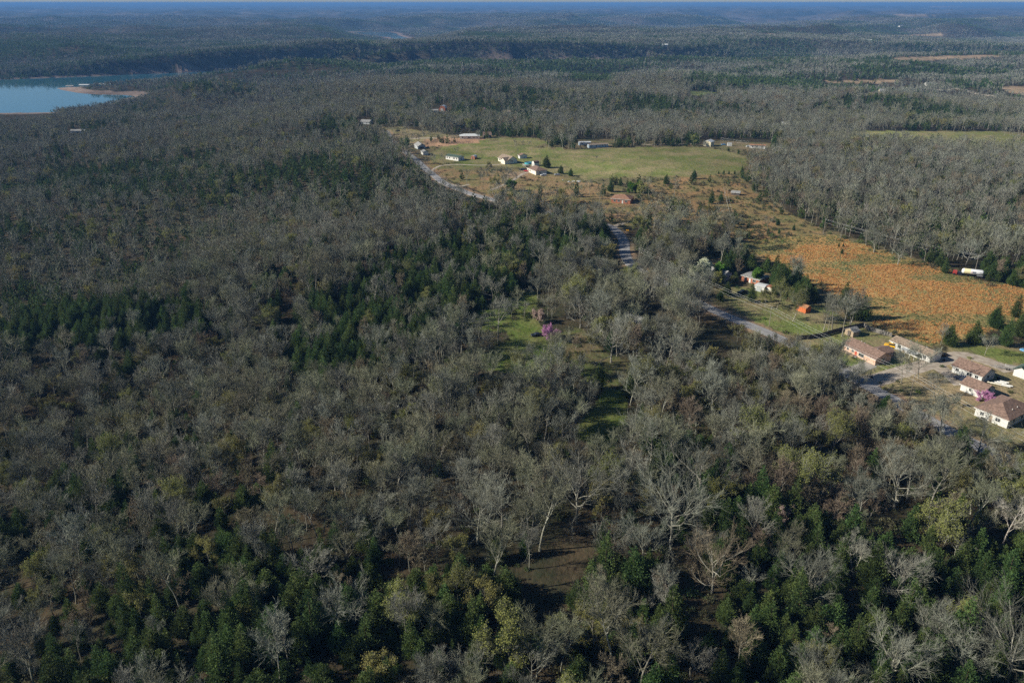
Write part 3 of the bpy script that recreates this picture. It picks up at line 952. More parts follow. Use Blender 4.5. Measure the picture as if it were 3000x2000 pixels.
def tree_thing(name, label, cat, parts, mats, loc, rz=0.0, sc=1.0, group=None):
    bole, crown, buds = parts
    t = thing(name, label, cat, loc, rz, group)
    t.scale = (sc, sc, sc) if not isinstance(sc, tuple) else sc
    bole.obj('trunk', mats[0], t)
    if crown.v:
        c = crown.obj('crown', mats[1], t)
        if buds.v:
            buds.obj('blossom' if mats[2] in (MAGENTA, BLOSSOM, PINKISH) else 'leaves', mats[2], c)
    return t


def joined(name, parts, mats):
    """one mesh of all pieces, for the far-off wood"""
    vs_, fs, mi = [], [], []
    for k, p in enumerate(parts):
        o = len(vs_)
        vs_ += p.v
        fs += [tuple(i + o for i in q) for q in p.f]
        mi += [k] * len(p.f)
    me_ = bpy.data.meshes.new(name)
    me_.from_pydata(vs_, [], fs)
    for m in mats[:len(parts)]:
        me_.materials.append(m)
    me_.polygons.foreach_set('material_index', mi)
    return me_


# near kinds: (parts, materials)
BARE_N = [bare(100 + k, H=h, width=w, clear=c, limbs=l, wide=wd, wig=g, lean=ln) for k, (h, w, c, l, wd, g, ln) in enumerate([
    (14.5, 7.5, .40, 10, .62, .13, .05), (13, 8.5, .36, 10, .78, .16, .07), (15.5, 7, .46, 9, .55, .12, .04), (12, 7, .33, 9, .7, .17, .09), (13.5, 9.5, .3, 11, .85, .18, .06), (11, 5.5, .38, 8, .6, .15, .08), (14, 6, .42, 9, .5, .12, .12),
    (9, 4.4, .25, 7, .5, .14, .1), (17, 8.5, .5, 10, .6, .13, .04), (10, 9.5, .2, 10, .95, .22, .1), (8, 3.6, .3, 6, .45, .15, .12)])]
TWIN_N = [bare(140 + k, H=h, width=w, clear=.4, limbs=6, wide=.65, forks=2, dens=.9) for k, (h, w) in enumerate([(12.5, 7), (10.5, 6)])]
OAK_N = [bare(200 + k, H=h, width=w, clear=c, limbs=l, wide=wd, wig=.2, r0=.36, dens=1.15) for k, (h, w, c, l, wd) in enumerate([(17, 18, .22, 15, 1.05), (15.5, 16, .2, 14, 1.1), (14, 13, .25, 13, 1.0)])]
BROWN_N = [bare(230 + k, H=h, width=w, clear=.3, limbs=9, wide=.6, dens=1.3) for k, (h, w) in enumerate([(11, 5.5), (9, 5)])]
BUD_N = [bare(260 + k, H=h, width=w, clear=.3, limbs=9, wide=.75, leaf=1, leafn=1, leafsize=.2) for k, (h, w) in enumerate([(10, 6.5), (12, 7.5), (8, 5.5)])]
CEDAR_N = [cedar(300 + k, H=h, width=w, n_=n_, heads=hd) for k, (h, w, n_, hd) in enumerate([(8.5, 4.4, 4600, 1), (7, 5.2, 5400, 3), (10.5, 5.2, 6200, 2), (5.5, 3.4, 2800, 1), (9, 6.6, 7400, 4)])]

# ------------------------------------------------------------------ where trees stand
SPOTS = []          # hand-placed things that keep other trees away: (x, y, radius)
TREE_SPOTS = []     # the same for trees: low growth may come closer


def grow_candidates(r_in, r_out, spacing, seed):
    """scattered spots over the ring, one for each cell of a jittered grid"""
    g = np.random.default_rng(seed)
    xs = np.arange(-r_out * 0.80, r_out * 0.80, spacing)
    ys = np.arange(max(40, r_in * 0.55), r_out, spacing)
    X, Y = np.meshgrid(xs, ys)
    X = (X + g.uniform(-.48, .48, X.shape) * spacing).ravel()
    Y = (Y + g.uniform(-.48, .48, Y.shape) * spacing).ravel()
    r = np.hypot(X, Y)
    m = (r >= r_in) & (r < r_out) & (np.abs(X) < Y * 0.80 + 25)
    return X[m], Y[m], g


def kept(X, Y, Z, h):
    """False where the tree would stand in or rise before an area that lies open"""
    ok = np.ones(X.shape, bool)
    P = [proj(X, Y, Z + f * h) for f in (0.0, 0.45, 0.85)] + [proj(X + s_ * 0.2 * h, Y, Z + .7 * h) for s_ in (-1, 1)]
    for poly in CLEAR:
        bx = [min(p[0] for p in poly), max(p[0] for p in poly), min(p[1] for p in poly), max(p[1] for p in poly)]
        for px, py in P:
            q = ok & (px > bx[0]) & (px < bx[1]) & (py > bx[2]) & (py < bx[3])
            if q.any():
                w = np.where(q)[0]
                ok[w[in_poly(poly, px[w], py[w])]] = False
    rd_ = dist_poly([(p.x, p.y) for p in ROAD_W], X, Y, False)
    ok &= ~((rd_ < 5.0) & (Y < 800))
    ax_ = np.interp(X, [-2500, -1100, -600, 0, 900, 2600], [1500, 1850, 2150, 2440, 2640, 2900])
    ok &= ~((dist_poly(LAKE, X, Y) < np.where(Y > ax_, 6, 42)) & (Z < WATER_Z + 4)) & (Z > WATER_Z + 0.5)
    ok &= ~(in_poly(LAKE, X, Y) | in_poly(REACH, X, Y))
    ok &= ~((dist_poly(REACH, X, Y) < 75) & (Z < WATER_Z + 12))
    for sx_, sy_, sr in SPOTS:
        ok &= (X - sx_) ** 2 + (Y - sy_) ** 2 > sr * sr
    lim = np.where(h > 8, 1.0, np.where(h > 3, .32, .12))
    for sx_, sy_, sr in TREE_SPOTS:
        ok &= (X - sx_) ** 2 + (Y - sy_) ** 2 > (sr * lim) ** 2
    return ok


def sparse_share(X, Y, Z):
    px, py = proj(X, Y, Z)
    s = np.zeros(X.shape, bool)
    for poly in SPARSE:
        s |= in_poly(poly, px, py)
    return s


def ever_share(X, Y, Z):
    px, py = proj(X, Y, Z + 5)
    n_ = 0.75 * fbm(X / 58 + 7, Y / 58, 3) + 0.75 * fbm(X / 190 + 1, Y / 150 + 4, 2)
    far_ = smooth(2600, 3600, Y)
    n_ = n_ * (1 - far_) + far_ * (1.3 * fbm(X / 700 + 2, Y / 420 + 5, 4) + 0.1)
    p = np.clip(0.24 + 1.35 * n_, 0.05, 0.80 + 0.15 * far_)
    e_ = 40.0 + 0 * X
    p = p + np.where(Y > 900, 6.0 * np.clip((hgt(X - e_, Y) - hgt(X + e_, Y)) / 80.0, -.1, .12), 0)  # extra evergreens on slopes turned from the sun imitate hill shading
    p = np.clip(p, .03, .95)
    p = np.where((px < 1100) & (py > 330), p + 0.2, p)
    p = np.where((px > 900) & (px < 1750) & (py > 1050) & (py < 1500), p * 0.35, p)
    p = np.where((px > 1900) & (py < 760) & (py > 420), p * 0.5, p)
    for s, poly in EVER:
        m = in_poly(poly, px + 10 * vnoise(X / 9, Y / 9), py + 8 * vnoise(X / 9 + 31, Y / 9))
        p = np.where(m, s, p)
    return p


def scatter(name, label, cat, protos, pts, rot, scl, idx):
    """one mass of far-off growth: points that carry copies of the meshes in protos"""
    coll = bpy.data.collections.new(name + '_kinds')
    for k, me_ in enumerate(protos):
        coll.objects.link(bpy.data.objects.new('%s_kind_%02d' % (name, k), me_))
    me_ = bpy.data.meshes.new(name)
    me_.vertices.add(len(pts))
    me_.vertices.foreach_set('co', np.asarray(pts, np.float32).ravel())
    for nm, typ, dat in (('turn', 'FLOAT_VECTOR', rot), ('size', 'FLOAT_VECTOR', scl)):
        me_.attributes.new(nm, typ, 'POINT').data.foreach_set('vector', np.asarray(dat, np.float32).ravel())
    me_.attributes.new('which', 'INT', 'POINT').data.foreach_set('value', np.asarray(idx, np.int32))
    o = tag(link(name, me_), label, cat, None, 'stuff')
    ng = bpy.data.node_groups.new(name, 'GeometryNodeTree')
    ng.interface.new_socket('Geometry', in_out='INPUT', socket_type='NodeSocketGeometry')
    ng.interface.new_socket('Geometry', in_out='OUTPUT', socket_type='NodeSocketGeometry')
    N_, L_ = ng.nodes, ng.links
    gi, go = N_.new('NodeGroupInput'), N_.new('NodeGroupOutput')
    ci = N_.new('GeometryNodeCollectionInfo')
    ci.inputs['Collection'].default_value = coll
    ci.inputs['Separate Children'].default_value = True
    ci.inputs['Reset Children'].default_value = True
    ip = N_.new('GeometryNodeInstanceOnPoints')
    ip.inputs['Pick Instance'].default_value = True
    L_.new(gi.outputs[0], ip.inputs['Points'])
    L_.new(ci.outputs[0], ip.inputs['Instance'])
    for nm, typ, sock in (('turn', 'FLOAT_VECTOR', 'Rotation'), ('size', 'FLOAT_VECTOR', 'Scale'), ('which', 'INT', 'Instance Index')):
        na_ = N_.new('GeometryNodeInputNamedAttribute')
        na_.data_type = typ
        na_.inputs['Name'].default_value = nm
        L_.new(na_.outputs[0], ip.inputs[sock])
    L_.new(ip.outputs[0], go.inputs[0])
    o.modifiers.new('scatter', 'NODES').node_group = ng
    return o

# ------------------------------------------------------------------ buildings
R_ = math.radians


def spot(x, y, r):
    SPOTS.append((x, y, r))


def opening(parent, side, L, D, pos, w, h, sill, what='window', m=None):
    """window (frame, pane) or door set on the front (f), back (b), start (s) or end (e) wall"""
    fr, pn = MB(), MB()
    t = 0.05

    def put(mb, a0, a1, z0, z1, d0, d1):
        if side == 'f':
            mb.box(a0, a1, -d1, -d0, z0, z1)
        elif side == 'b':
            mb.box(a0, a1, D + d0, D + d1, z0, z1)
        elif side == 's':
            mb.box(-d1, -d0, a0, a1, z0, z1)
        else:
            mb.box(L + d0, L + d1, a0, a1, z0, z1)
    if what == 'window':
        c = 0.08
        put(fr, pos - c, pos + w + c, sill - c, sill, 0.003, t + .02)
        put(fr, pos - c, pos + w + c, sill + h, sill + h + c, 0.003, t)
        put(fr, pos - c, pos, sill, sill + h, 0.003, t)
        put(fr, pos + w, pos + w + c, sill, sill + h, 0.003, t)
        put(fr, pos + w / 2 - .03, pos + w / 2 + .03, sill, sill + h, 0.003, t)
        o = fr.obj('window', m or WHITE, parent)
        put(pn, pos, pos + w / 2 - .03, sill, sill + h, 0.003, .02)
        pn.obj('pane', GLASS, o)
        p2 = MB()
        put(p2, pos + w / 2 + .03, pos + w, sill, sill + h, 0.003, .02)
        p2.obj('pane', GLASS, o)
    else:
        put(fr, pos, pos + w, sill, sill + h, 0.003, t)
        if what == 'garage_door':
            for k in range(1, 4):
                put(fr, pos + .06, pos + w - .06, sill + h * k / 4 - .02, sill + h * k / 4 + .02, t, t + .02)
        o = fr.obj(what, m or WHITE, parent)
        put(pn, pos + w - .2, pos + w - .12, sill + .95, sill + 1.05, t, t + .06)
        pn.obj('handle', STEEL, o)


def house(name, label, px, deg, L, D, wh, rh, wall=None, roofm=None, roof='gable', cat='house', ov=0.45, fascia=WHITE, ops=(), group=None, flat=0.0, spotr=None):
    p = at(*px) if len(px) == 2 else Vector(px)
    t = thing(name, label, cat, p, R_(deg), group)
    u = Vector((math.cos(R_(deg)), math.sin(R_(deg)), 0))
    v = Vector((-u.y, u.x, 0))
    c = p + u * L / 2 + v * D / 2
    for k in range(max(1, int(L / 4))):
        q = p + u * (L * (k + .5) / max(1, int(L / 4))) + v * D / 2
        spot(q.x, q.y, spotr or max(L / max(1, int(L / 4)), D) * 0.62 + 1.5)
    corner = [p, p + u * L, p + u * L + v * D, p + v * D]
    lo = min(h1(q.x, q.y) for q in corner) - p.z - 0.3
    e, th = ov, 0.14
    body = MB()
    if roof == 'gable':
        body.extrude([(0, lo), (D, lo), (D, wh), (D / 2, wh + rh), (0, wh)], 'x', 0, L)
        k = rh / (D / 2)
        rf = MB().extrude([(-e, wh - e * k), (D / 2, wh + rh), (D + e, wh - e * k), (D + e, wh - e * k + th), (D / 2, wh + rh + th * 1.15), (-e, wh - e * k + th)], 'x', -e, L + e)
        fa = MB().box(-e - .02, L + e + .02, -e - .05, -e - .003, wh - e * k - .1, wh - e * k + th - .02)
    elif roof == 'gable_y':                       # gable towards the front
        body.extrude([(0, lo), (L, lo), (L, wh), (L / 2, wh + rh), (0, wh)], 'y', 0, D)
        k = rh / (L / 2)
        rf = MB().extrude([(-e, wh - e * k), (L / 2, wh + rh), (L + e, wh - e * k), (L + e, wh - e * k + th), (L / 2, wh + rh + th * 1.15), (-e, wh - e * k + th)], 'y', -e, D + e)
        fa = MB().box(-e - .05, -e - .003, -e - .02, D + e + .02, wh - e * k - .1, wh - e * k + th - .02)
    elif roof == 'gambrel':
        pr = [(0, lo), (L, lo), (L, wh), (L * .84, wh + rh * .62), (L / 2, wh + rh), (L * .16, wh + rh * .62), (0, wh)]
        body.extrude(pr, 'y', 0, D)
        o_ = [(-.15, wh - .05), (L * .14, wh + rh * .64), (L / 2, wh + rh + .05), (L * .86, wh + rh * .64), (L + .15, wh - .05)]
        rf = MB().extrude(o_ + [(a + (L / 2 - a) * .02, b_ + th) for a, b_ in o_[::-1]], 'y', -.15, D + .15)
        fa = MB().box(-.19, -.153, -.15, D + .15, wh - .12, wh + .02)
    elif roof == 'flat':
        body.box(0, L, 0, D, lo, wh)
        rf = MB().add([(-e, -e, wh + .003), (L + e, -e, wh + .003), (L + e, D + e, wh + .003), (-e, D + e, wh + .003), (-e, -e, wh + th), (L + e, -e, wh + th), (L + e, D + e, wh + th), (-e, D + e, wh + th), (0, D / 2, wh + th + rh), (L, D / 2, wh + th + rh)],
                      [(3, 2, 1, 0), (0, 1, 5, 4), (1, 2, 6, 5), (2, 3, 7, 6), (3, 0, 4, 7), (4, 5, 9, 8), (6, 7, 8, 9), (5, 6, 9), (7, 4, 8)])
        fa = MB().box(-e - .02, L + e + .02, -e - .05, -e - .003, wh - .05, wh + th - .02)
    else:                                          # hip, ridge along the longer side
        body.box(0, L, 0, D, lo, wh)
        s = min(L, D) / 2 + e
        a, b_ = ((-e + s, D / 2), (L + e - s, D / 2)) if L >= D else ((L / 2, -e + s), (L / 2, D + e - s))
        z0, z1 = wh + .003, wh + rh
        V = [(-e, -e, z0), (L + e, -e, z0), (L + e, D + e, z0), (-e, D + e, z0), (-e, -e, z0 + th), (L + e, -e, z0 + th), (L + e, D + e, z0 + th), (-e, D + e, z0 + th), (*a, z1), (*b_, z1)]
        sides = [(4, 5, 9, 8), (6, 7, 8, 9), (5, 6, 9), (7, 4, 8)] if L >= D else [(4, 5, 8), (5, 6, 9, 8), (6, 7, 9), (7, 4, 8, 9)]
        rf = MB().add(V, [(3, 2, 1, 0), (0, 1, 5, 4), (1, 2, 6, 5), (2, 3, 7, 6), (3, 0, 4, 7)] + sides)
        fa = MB().box(-e - .02, L + e + .02, -e - .05, -e - .003, wh - .08, wh + th - .02)
    body.obj('wall', wall or WHITE, t)
    ro = rf.obj('roof', roofm or ROOFB, t)
    if roof == 'gable':
        MB().extrude([(D / 2 - .18, wh + rh + th * .75), (D / 2, wh + rh + th * 1.2), (D / 2 + .18, wh + rh + th * .75), (D / 2, wh + rh + th * 1.7)], 'x', -e - .02, L + e + .02).obj('ridge_cap', roofm or ROOFB, ro)
        if L > 9:
            for q in (.3, .7):
                MB().box(L * q, L * q + .35, D * .66, D * .66 + .35, wh + rh * .5, wh + rh * .68 + .3).obj('roof_vent', STEEL, ro)
        gu = MB().extrude([(-e - .14, wh - e * k + .02), (-e - .055, wh - e * k + .02), (-e - .055, wh - e * k + .12), (-e - .14, wh - e * k + .12)], 'x', -e, L + e)
        gu.obj('gutter', fascia, ro)
    fa.obj('fascia', fascia, ro)
    for op in ops:
        side, pos, w, h, sill = op[:5]
        opening(t, side, L, D, pos, w, h, sill, op[5] if len(op) > 5 else 'window', op[6] if len(op) > 6 else None)
    return t


W = lambda side, pos, w=1.1, h=1.1, sill=1.0: (side, pos, w, h, sill)
DR = lambda side, pos, m=None: (side, pos, .95, 2.05, .05, 'door', m)

# ranch house with the peach front, its porch and back wing
A = house('ranch_house', 'low peach-fronted ranch house with plain brown gable roof and front porch', (2469.6, 1025), -66.5, 15.2, 7.6, 2.5, 1.75, PEACH, ROOFB,
          ops=[W('f', 1.6, 1.0), W('f', 4.0, 1.0), DR('f', 5.6, REDDOOR), W('f', 7.4, 2.4, 1.3, .8), ('f', 11.6, 2.9, 2.1, .05, 'garage_door', PEACH), W('e', 3.2), W('b', 3), W('b', 12)], spotr=7.5)
wing = MB().extrude([(7.6, -.3), (11.6, -.3), (11.6, 2.4), (7.6, 2.4)], 'x', 7.0, 12.4)
wing.obj('back_wing', PEACH, A)
MB().extrude([(6.6, 2.3), (9.7, 3.45), (12.8, 2.3), (12.8, 2.44), (9.7, 3.6), (6.6, 2.44)], 'y', 6.4, 12.1).obj('wing_roof', ROOFB, A)
dk = MB().box(.5, 6.6, -1.9, -.03, .28, .4).obj('porch_deck', WOODT, A)
for k in range(8):
    MB().box(.5 + k * .86, .58 + k * .86, -1.9, -1.82, .4, 1.35).obj('railing_post', WOODT, dk)
for z in (.75, 1.05, 1.35):
    MB().box(.5, 6.6, -1.9, -1.83, z, z + .07).obj('railing', WOODT, dk)
for k in range(3):
    MB().box(6.7 + k * 0.0, 7.6, -1.7 + .3 * k, -1.4 + .3 * k, .02, .12 + .13 * k).obj('step', CONCRETE, dk)
MB().tube([(4.2, 4.1, 4.2), (4.2, 4.1, 4.75)], .09, 6).obj('vent_pipe', WHITE, A)

B = house('mobile_home', 'long white mobile home with weathered brown roof behind the bare yard tree', (2606.2, 1014.9), -63, 17.0, 6.2, 2.6, 1.1, WHITE, ROOFT, ops=[W('f', 1.2), W('f', 3.6), DR('f', 5.6, WOODT), W('f', 8.0, 1.8), W('f', 11.5), W('f', 14.2), W('s', 2)], spotr=7)
MB().box(6.5, 13.0, -3.0, -.03, 2.25, 2.36).obj('carport_roof', ROOFW, B)
for k in range(4):
    MB().box(6.7 + k * 2.0, 6.8 + k * 2.0, -2.95, -2.85, -.3, 2.24).obj('post', WHITE, B)
house('white_house', 'white one-storey house with brown gable roof striped by branch shadows', (2787.1, 1088.7), -59, 10.6, 7.8, 2.6, 1.9, WHITE, ROOFB, ops=[W('f', 1.3), DR('f', 3.4), W('f', 5.4, 1.6), W('f', 8.2), W('e', 3.2)], spotr=7)
house('white_cottage', 'smaller white gabled cottage beside the pink redbuds', (2812.1, 1142.2), -60, 7.6, 6.6, 2.5, 1.7, WHITE, ROOFB, ops=[W('f', 2.9, .7, 1.0), W('e', 2.8, .8, .8, 2.2)], spotr=6)
E_ = house('corner_house', 'white house with big brown hipped roof and two roof vents', (2854, 1216), -57, 10.0, 15.5, 2.7, 2.6, WHITE, ROOFB, 'hip', ops=[W('f', 1.6), DR('f', 4.4, WOODT), W('f', 6.3, 1.4), W('e', 3), W('e', 8)], spotr=9)
for k in (5.5, 8.5):
    MB().tube([(8.0, k, 3.7), (8.0, k, 4.3)], .12, 6).obj('roof_vent', WHITE, E_)
house('white_shed', 'small white gabled shed with dark green roof by the boat trailers', (2966.8, 1098.9), -55, 4.2, 6.5, 2.6, 1.3, WHITE, ROOFN, 'gable_y', 'shed', ops=[('f', 1.0, 2.0, 2.1, .05, 'garage_door')])
house('orange_shed', 'bright orange-red wooden shed under the budding yard tree', (2333, 908), -63, 5.0, 3.0, 2.3, .9, ORANGEW, mat('roof_rust', (.42, .2, .1), .8, .4), 'gable', 'shed', .25, ORANGEW, ops=[DR('f', 2.2, ORANGEW)])
house('yard_hut', 'tan gabled hut beside the dark board fence', (2474, 978), -63, 4.0, 3.4, 2.2, 1.1, WOODT, ROOFG, 'gable_y', 'shed', .3, WOODT, ops=[DR('f', 1.4, WOODD)])
house('grey_house', 'grey-roofed house half hidden by the white-flowering tree', (2070, 812), -48, 9.0, 7.0, 2.7, 1.7, GREYW, ROOFG, ops=[W('f', 2), DR('f', 4.5), W('e', 2), W('e', 4.5)])
house('brick_house', 'low brick house with flat grey roof behind the yard cedars', (2172, 822), -50, 9.5, 8.0, 2.6, .5, BRICKR, ROOFG, 'flat', ops=[W('f', 1.5), DR('f', 4), W('f', 6, 1.6)])
house('white_carport', 'small white flat-roofed outbuilding beside the low brick house', (2209, 851), -40, 4.6, 4.6, 2.5, .3, WHITE, ROOFW, 'flat', 'shed', .3, ops=[('f', 1, 2.4, 2.1, .05, 'garage_door', GREYW)])
house('red_shed', 'little red shed with rounded cream front by the white outbuilding', (2240, 855), -40, 3.2, 3.0, 1.9, .9, CREAM, BRICKR, 'gambrel', 'shed', ops=[DR('f', 1.0, WHITE)])
house('cream_house', 'cream two-gabled house peeking through bare trees above the yard', (1815, 962), -35, 9.5, 7.0, 3.0, 2.6, CREAM, ROOFG, 'gable', ops=[W('f', 2), DR('f', 4.5, GREYW), W('f', 6.5), W('s', 3, 1, 1.2, 1.2)])
house('rust_roofed_house', 'red brick house with rust-coloured hipped roof among roadside trees', (1790.5, 594), -20, 12.5, 10.0, 2.8, 2.4, BRICKR, ROOFR, 'hip', ops=[W('f', 1.5, 1.4), W('f', 4.2, 1.4), DR('f', 7), W('f', 9, 1.6)])
house('hipped_house', 'cream house with brown hipped roof beside parked red car', (1544.7, 502.7), -64, 14.5, 9.5, 2.8, 2.4, CREAM, ROOFB, 'hip', ops=[W('f', 1.5), W('f', 4, 1.6), DR('f', 7), ('f', 10, 3.2, 2.2, .05, 'garage_door'), W('e', 3)])
G2 = house('gabled_house', 'tan-roofed house with front cross gable next to the white pump shed', (1459.6, 471.9), -56, 14.5, 9.0, 2.8, 2.6, CREAM, ROOFT, ops=[W('f', 1.4), DR('f', 4.2), W('f', 6.3, 1.6), W('e', 3.5)])
MB().extrude([(8.6, -.3), (14.4, -.3), (14.4, 2.7), (11.5, 4.6), (8.6, 2.7)], 'y', -3.0, .02).obj('front_gable', CREAM, G2)
MB().extrude([(8.1, 2.42), (11.5, 4.65), (14.9, 2.42), (14.9, 2.56), (11.5, 4.82), (8.1, 2.56)], 'y', -3.4, 3.4).obj('gable_roof', ROOFT, G2)
house('white_mobile_home', 'white mobile home with dark green roof and shaded blue end', (1306, 466.2), -38, 14.0, 7.2, 2.8, 1.0, WHITE, ROOFN, ops=[W('f', 1.2), W('f', 3.8), DR('f', 6.2), W('f', 8.4, 1.6), W('f', 11.6), W('e', 3)])
house('garage', 'grey gabled garage with open dark end at the road', (1214.8, 433.1), -72, 14.5, 7.0, 3.4, 1.9, GREYW, ROOFG, ops=[('e', 1.6, 3.8, 2.9, .05, 'garage_door', GLASS), W('f', 4)], cat='garage')
house('garden_shed', 'small white shed with grey roof below the grey garage', (1233.6, 450.7), -68, 6.5, 4.6, 2.4, 1.0, WHITE, ROOFG, ops=[W('f', 2)], cat='shed')
house('barn_shed', 'little red shed with white rounded roof in the hay field', (1380, 466), -30, 3.6, 4.2, 1.8, 1.3, BRICKR, ROOFW, 'gambrel', 'shed', ops=[DR('f', 1.2, WOODD)])
house('pump_shed', 'white gabled pump shed behind the tan-roofed house', (1518, 463), -70, 4.2, 6.5, 2.6, 1.3, WHITE, ROOFB, 'gable', 'shed', ops=[DR('f', 1.5, GREYW)])
house('gambrel_shed', 'tall white gambrel shed with dark roof beside the pool deck', (1558, 486), -62, 4.0, 4.6, 2.6, 1.6, WHITE, ROOFB, 'gambrel', 'shed', ops=[DR('f', 1.5, WOODD), W('s', 1.6, .8, .8, 1.4)])
house('trailer_home', 'long white trailer home with shade-tinted walls at the field edge', (1726, 434.2), 18, 18.6, 4.3, 2.8, .5, BLUEW, ROOFT, ops=[W('f', 1.5), DR('f', 4.5), W('f', 6.5), DR('f', 10, GREYW), W('f', 12.4), W('f', 15.5), W('s', 1.5)])  # white home, the shade of its long side put into blue walls
house('second_trailer', 'shorter blue-white trailer behind the long trailer home', (1697, 426), 6, 10.5, 4.0, 2.6, .4, BLUEW, ROOFW, ops=[W('f', 2), DR('f', 5), W('f', 7)])
house('metal_barn', 'tall cream metal barn with white roof at the far field edge', (2059.9, 428.2), -33, 7.0, 9.5, 3.9, 1.3, YELLW, ROOFW, 'gable_y', 'barn', .15, ops=[('f', 1.6, 3.6, 3.2, .05, 'garage_door', YELLW)])
house('far_trailer', 'white trailer with rusty roof beyond the three field cedars', (2196, 434), -14, 13.5, 4.2, 2.7, .4, WHITE, mat('roof_rust', (.42, .2, .1)), ops=[W('f', 2), W('f', 5), DR('f', 7.5), W('f', 10)])
house('box_trailer', 'small white cargo box by the metal barn', (2131, 428), -8, 3.9, 2.3, 2.5, .1, WHITE, ROOFW, 'flat', 'trailer', .05, ops=[('f', 1.2, 1.4, 1.8, .3, 'door')])
house('white_roofed_house', 'wide house with low white metal roof under tall bare trees', (1347, 408), 2, 19.0, 9.0, 2.8, 1.7, CREAM, ROOFW, 'hip', ops=[W('f', 2), DR('f', 6), W('f', 8, 2), W('f', 13), W('f', 16)])
house('dark_house', 'dark brown house beside the white-roofed house', (1417, 404), 8, 7.5, 7.0, 2.7, 2.2, WOODD, ROOFB, ops=[W('f', 2), DR('f', 4.6)])
house('ruined_shed', 'collapsed grey-roofed shed in the scrub field', (2142, 571), -25, 5.5, 4.0, 1.8, .8, WOODD, ROOFG, cat='shed', ops=[DR('f', 2, WOODD)])
house('hilltop_house', 'pale-roofed house among trees where the road leaves the clearing', (1056, 364), -20, 11.0, 8.0, 2.8, 1.6, GREYW, ROOFG, ops=[W('f', 2), W('f', 7)])
house('red_barn', 'red barn with white gable front in the woods beyond the clearing', (1286, 326), -10, 8.0, 9.0, 3.6, 3.2, BRICKR, ROOFW, 'gambrel', 'barn', ops=[('f', 2.4, 3.2, 3, .05, 'garage_door')])
house('blue_barn', 'pale blue outbuilding left of the red barn', (1257, 331), 0, 11.0, 6.0, 2.8, 1.2, BLUEW, ROOFG, cat='barn', ops=[W('f', 2), W('f', 4), W('f', 6)])
house('lakeside_building', 'lone white building in the woods below the lake', (207, 392), 4, 19.0, 8.0, 3.4, 1.2, WHITE, ROOFG, ops=[W('f', 3, 2), W('f', 8, 2), W('f', 13, 2)])
house('creamy_house', 'cream house seen through woods right of the red barn', (1474, 335), -10, 9, 7, 2.8, 1.6, CREAM, ROOFT, ops=[W('f', 2), W('f', 6)])
house('blue_house', 'long blue house at the end of the pale woodland drive', (1560, 332), 3, 20, 8, 2.8, 1.4, BLUEW, ROOFG, ops=[W('f', 3), W('f', 8), W('f', 14)])
for k, (fx, fy, fl, lab) in enumerate([(2538, 122, 30, 'white farmhouse on the far hillside above the tan field'), (2635, 87, 46, 'long white barn on the far wooded slope'), (2298, 126, 22, 'tiny white house low on the far forest slope'), (2716, 252, 26, 'white farm buildings beside the pale country road'), (2740, 92, 40, 'reddish house on the far wooded rise'),
                                       (1455, 142, 24, 'white house along the top of the river bluff'), (1940, 136, 30, 'wide grey house on the bluff top'), (1852, 80, 40, 'white house on a far blue hillside'), (2168, 102, 24, 'single white house near the small far field'), (2576, 272, 18, 'yellow-walled house by the small bright clearing'),
                                       (2290, 374, 14, 'white house in the woods above the field edge'), (2170, 385, 12, 'white roof in trees above the metal barn')]):
    house('distant_house', lab, (fx, fy), (k * 37) % 40 - 20, fl * .6, fl * .34, 3.2 + fl * .03, 2.0 + fl * .03, (WHITE, WHITE, WHITE, WHITE, BRICKR, CREAM, GREYW, WHITE, WHITE, YELLW, WHITE, WHITE)[k], (ROOFW, ROOFG)[k % 2], ops=[W('f', 2, 1.6, 1.4), W('f', 5, 1.6, 1.4)], spotr=fl * .7)

# ------------------------------------------------------------------ lake docks
for k, (dx, dy, dl, dd, lab) in enumerate([(183, 259, 17, 9, 'low open boat dock farthest out on the lake'), (222, 256, 22, 10, 'covered boat dock with pale roof behind the spit tip'), (265, 254, 26, 11, 'widest covered boat dock behind the sandy spit'), (308, 253.5, 15, 9, 'short boat dock with a bright white gable near shore')]):
    x, y = plane(dx, dy, WATER_Z)
    t = thing('boat_dock', lab, 'dock', (x, y + 14, WATER_Z), R_(-6 + 5 * k), 'boat docks on the lake')
    MB().box(0, dl, 0, dd, -.15, .45).obj('deck', WOODG, t)
    MB().extrude([(-.6, 3.3), (dd / 2, 4.6), (dd + .6, 3.3), (dd + .6, 3.45), (dd / 2, 4.8), (-.6, 3.45)], 'x', -.6, dl + .6).obj('roof', ROOFW if k != 0 else ROOFG, t)
    for a in (0.2, dl * .5, dl - .4):
        for c in (.2, dd - .4):
            MB().box(a, a + .2, c, c + .2, .45, 3.4 if c < 1 else 3.4).obj('post', WHITE, t)
    MB().box(dl * .62, dl * .62 + 3, 1, dd - 2, .45, 2.9).obj('cabin', WHITE, t)

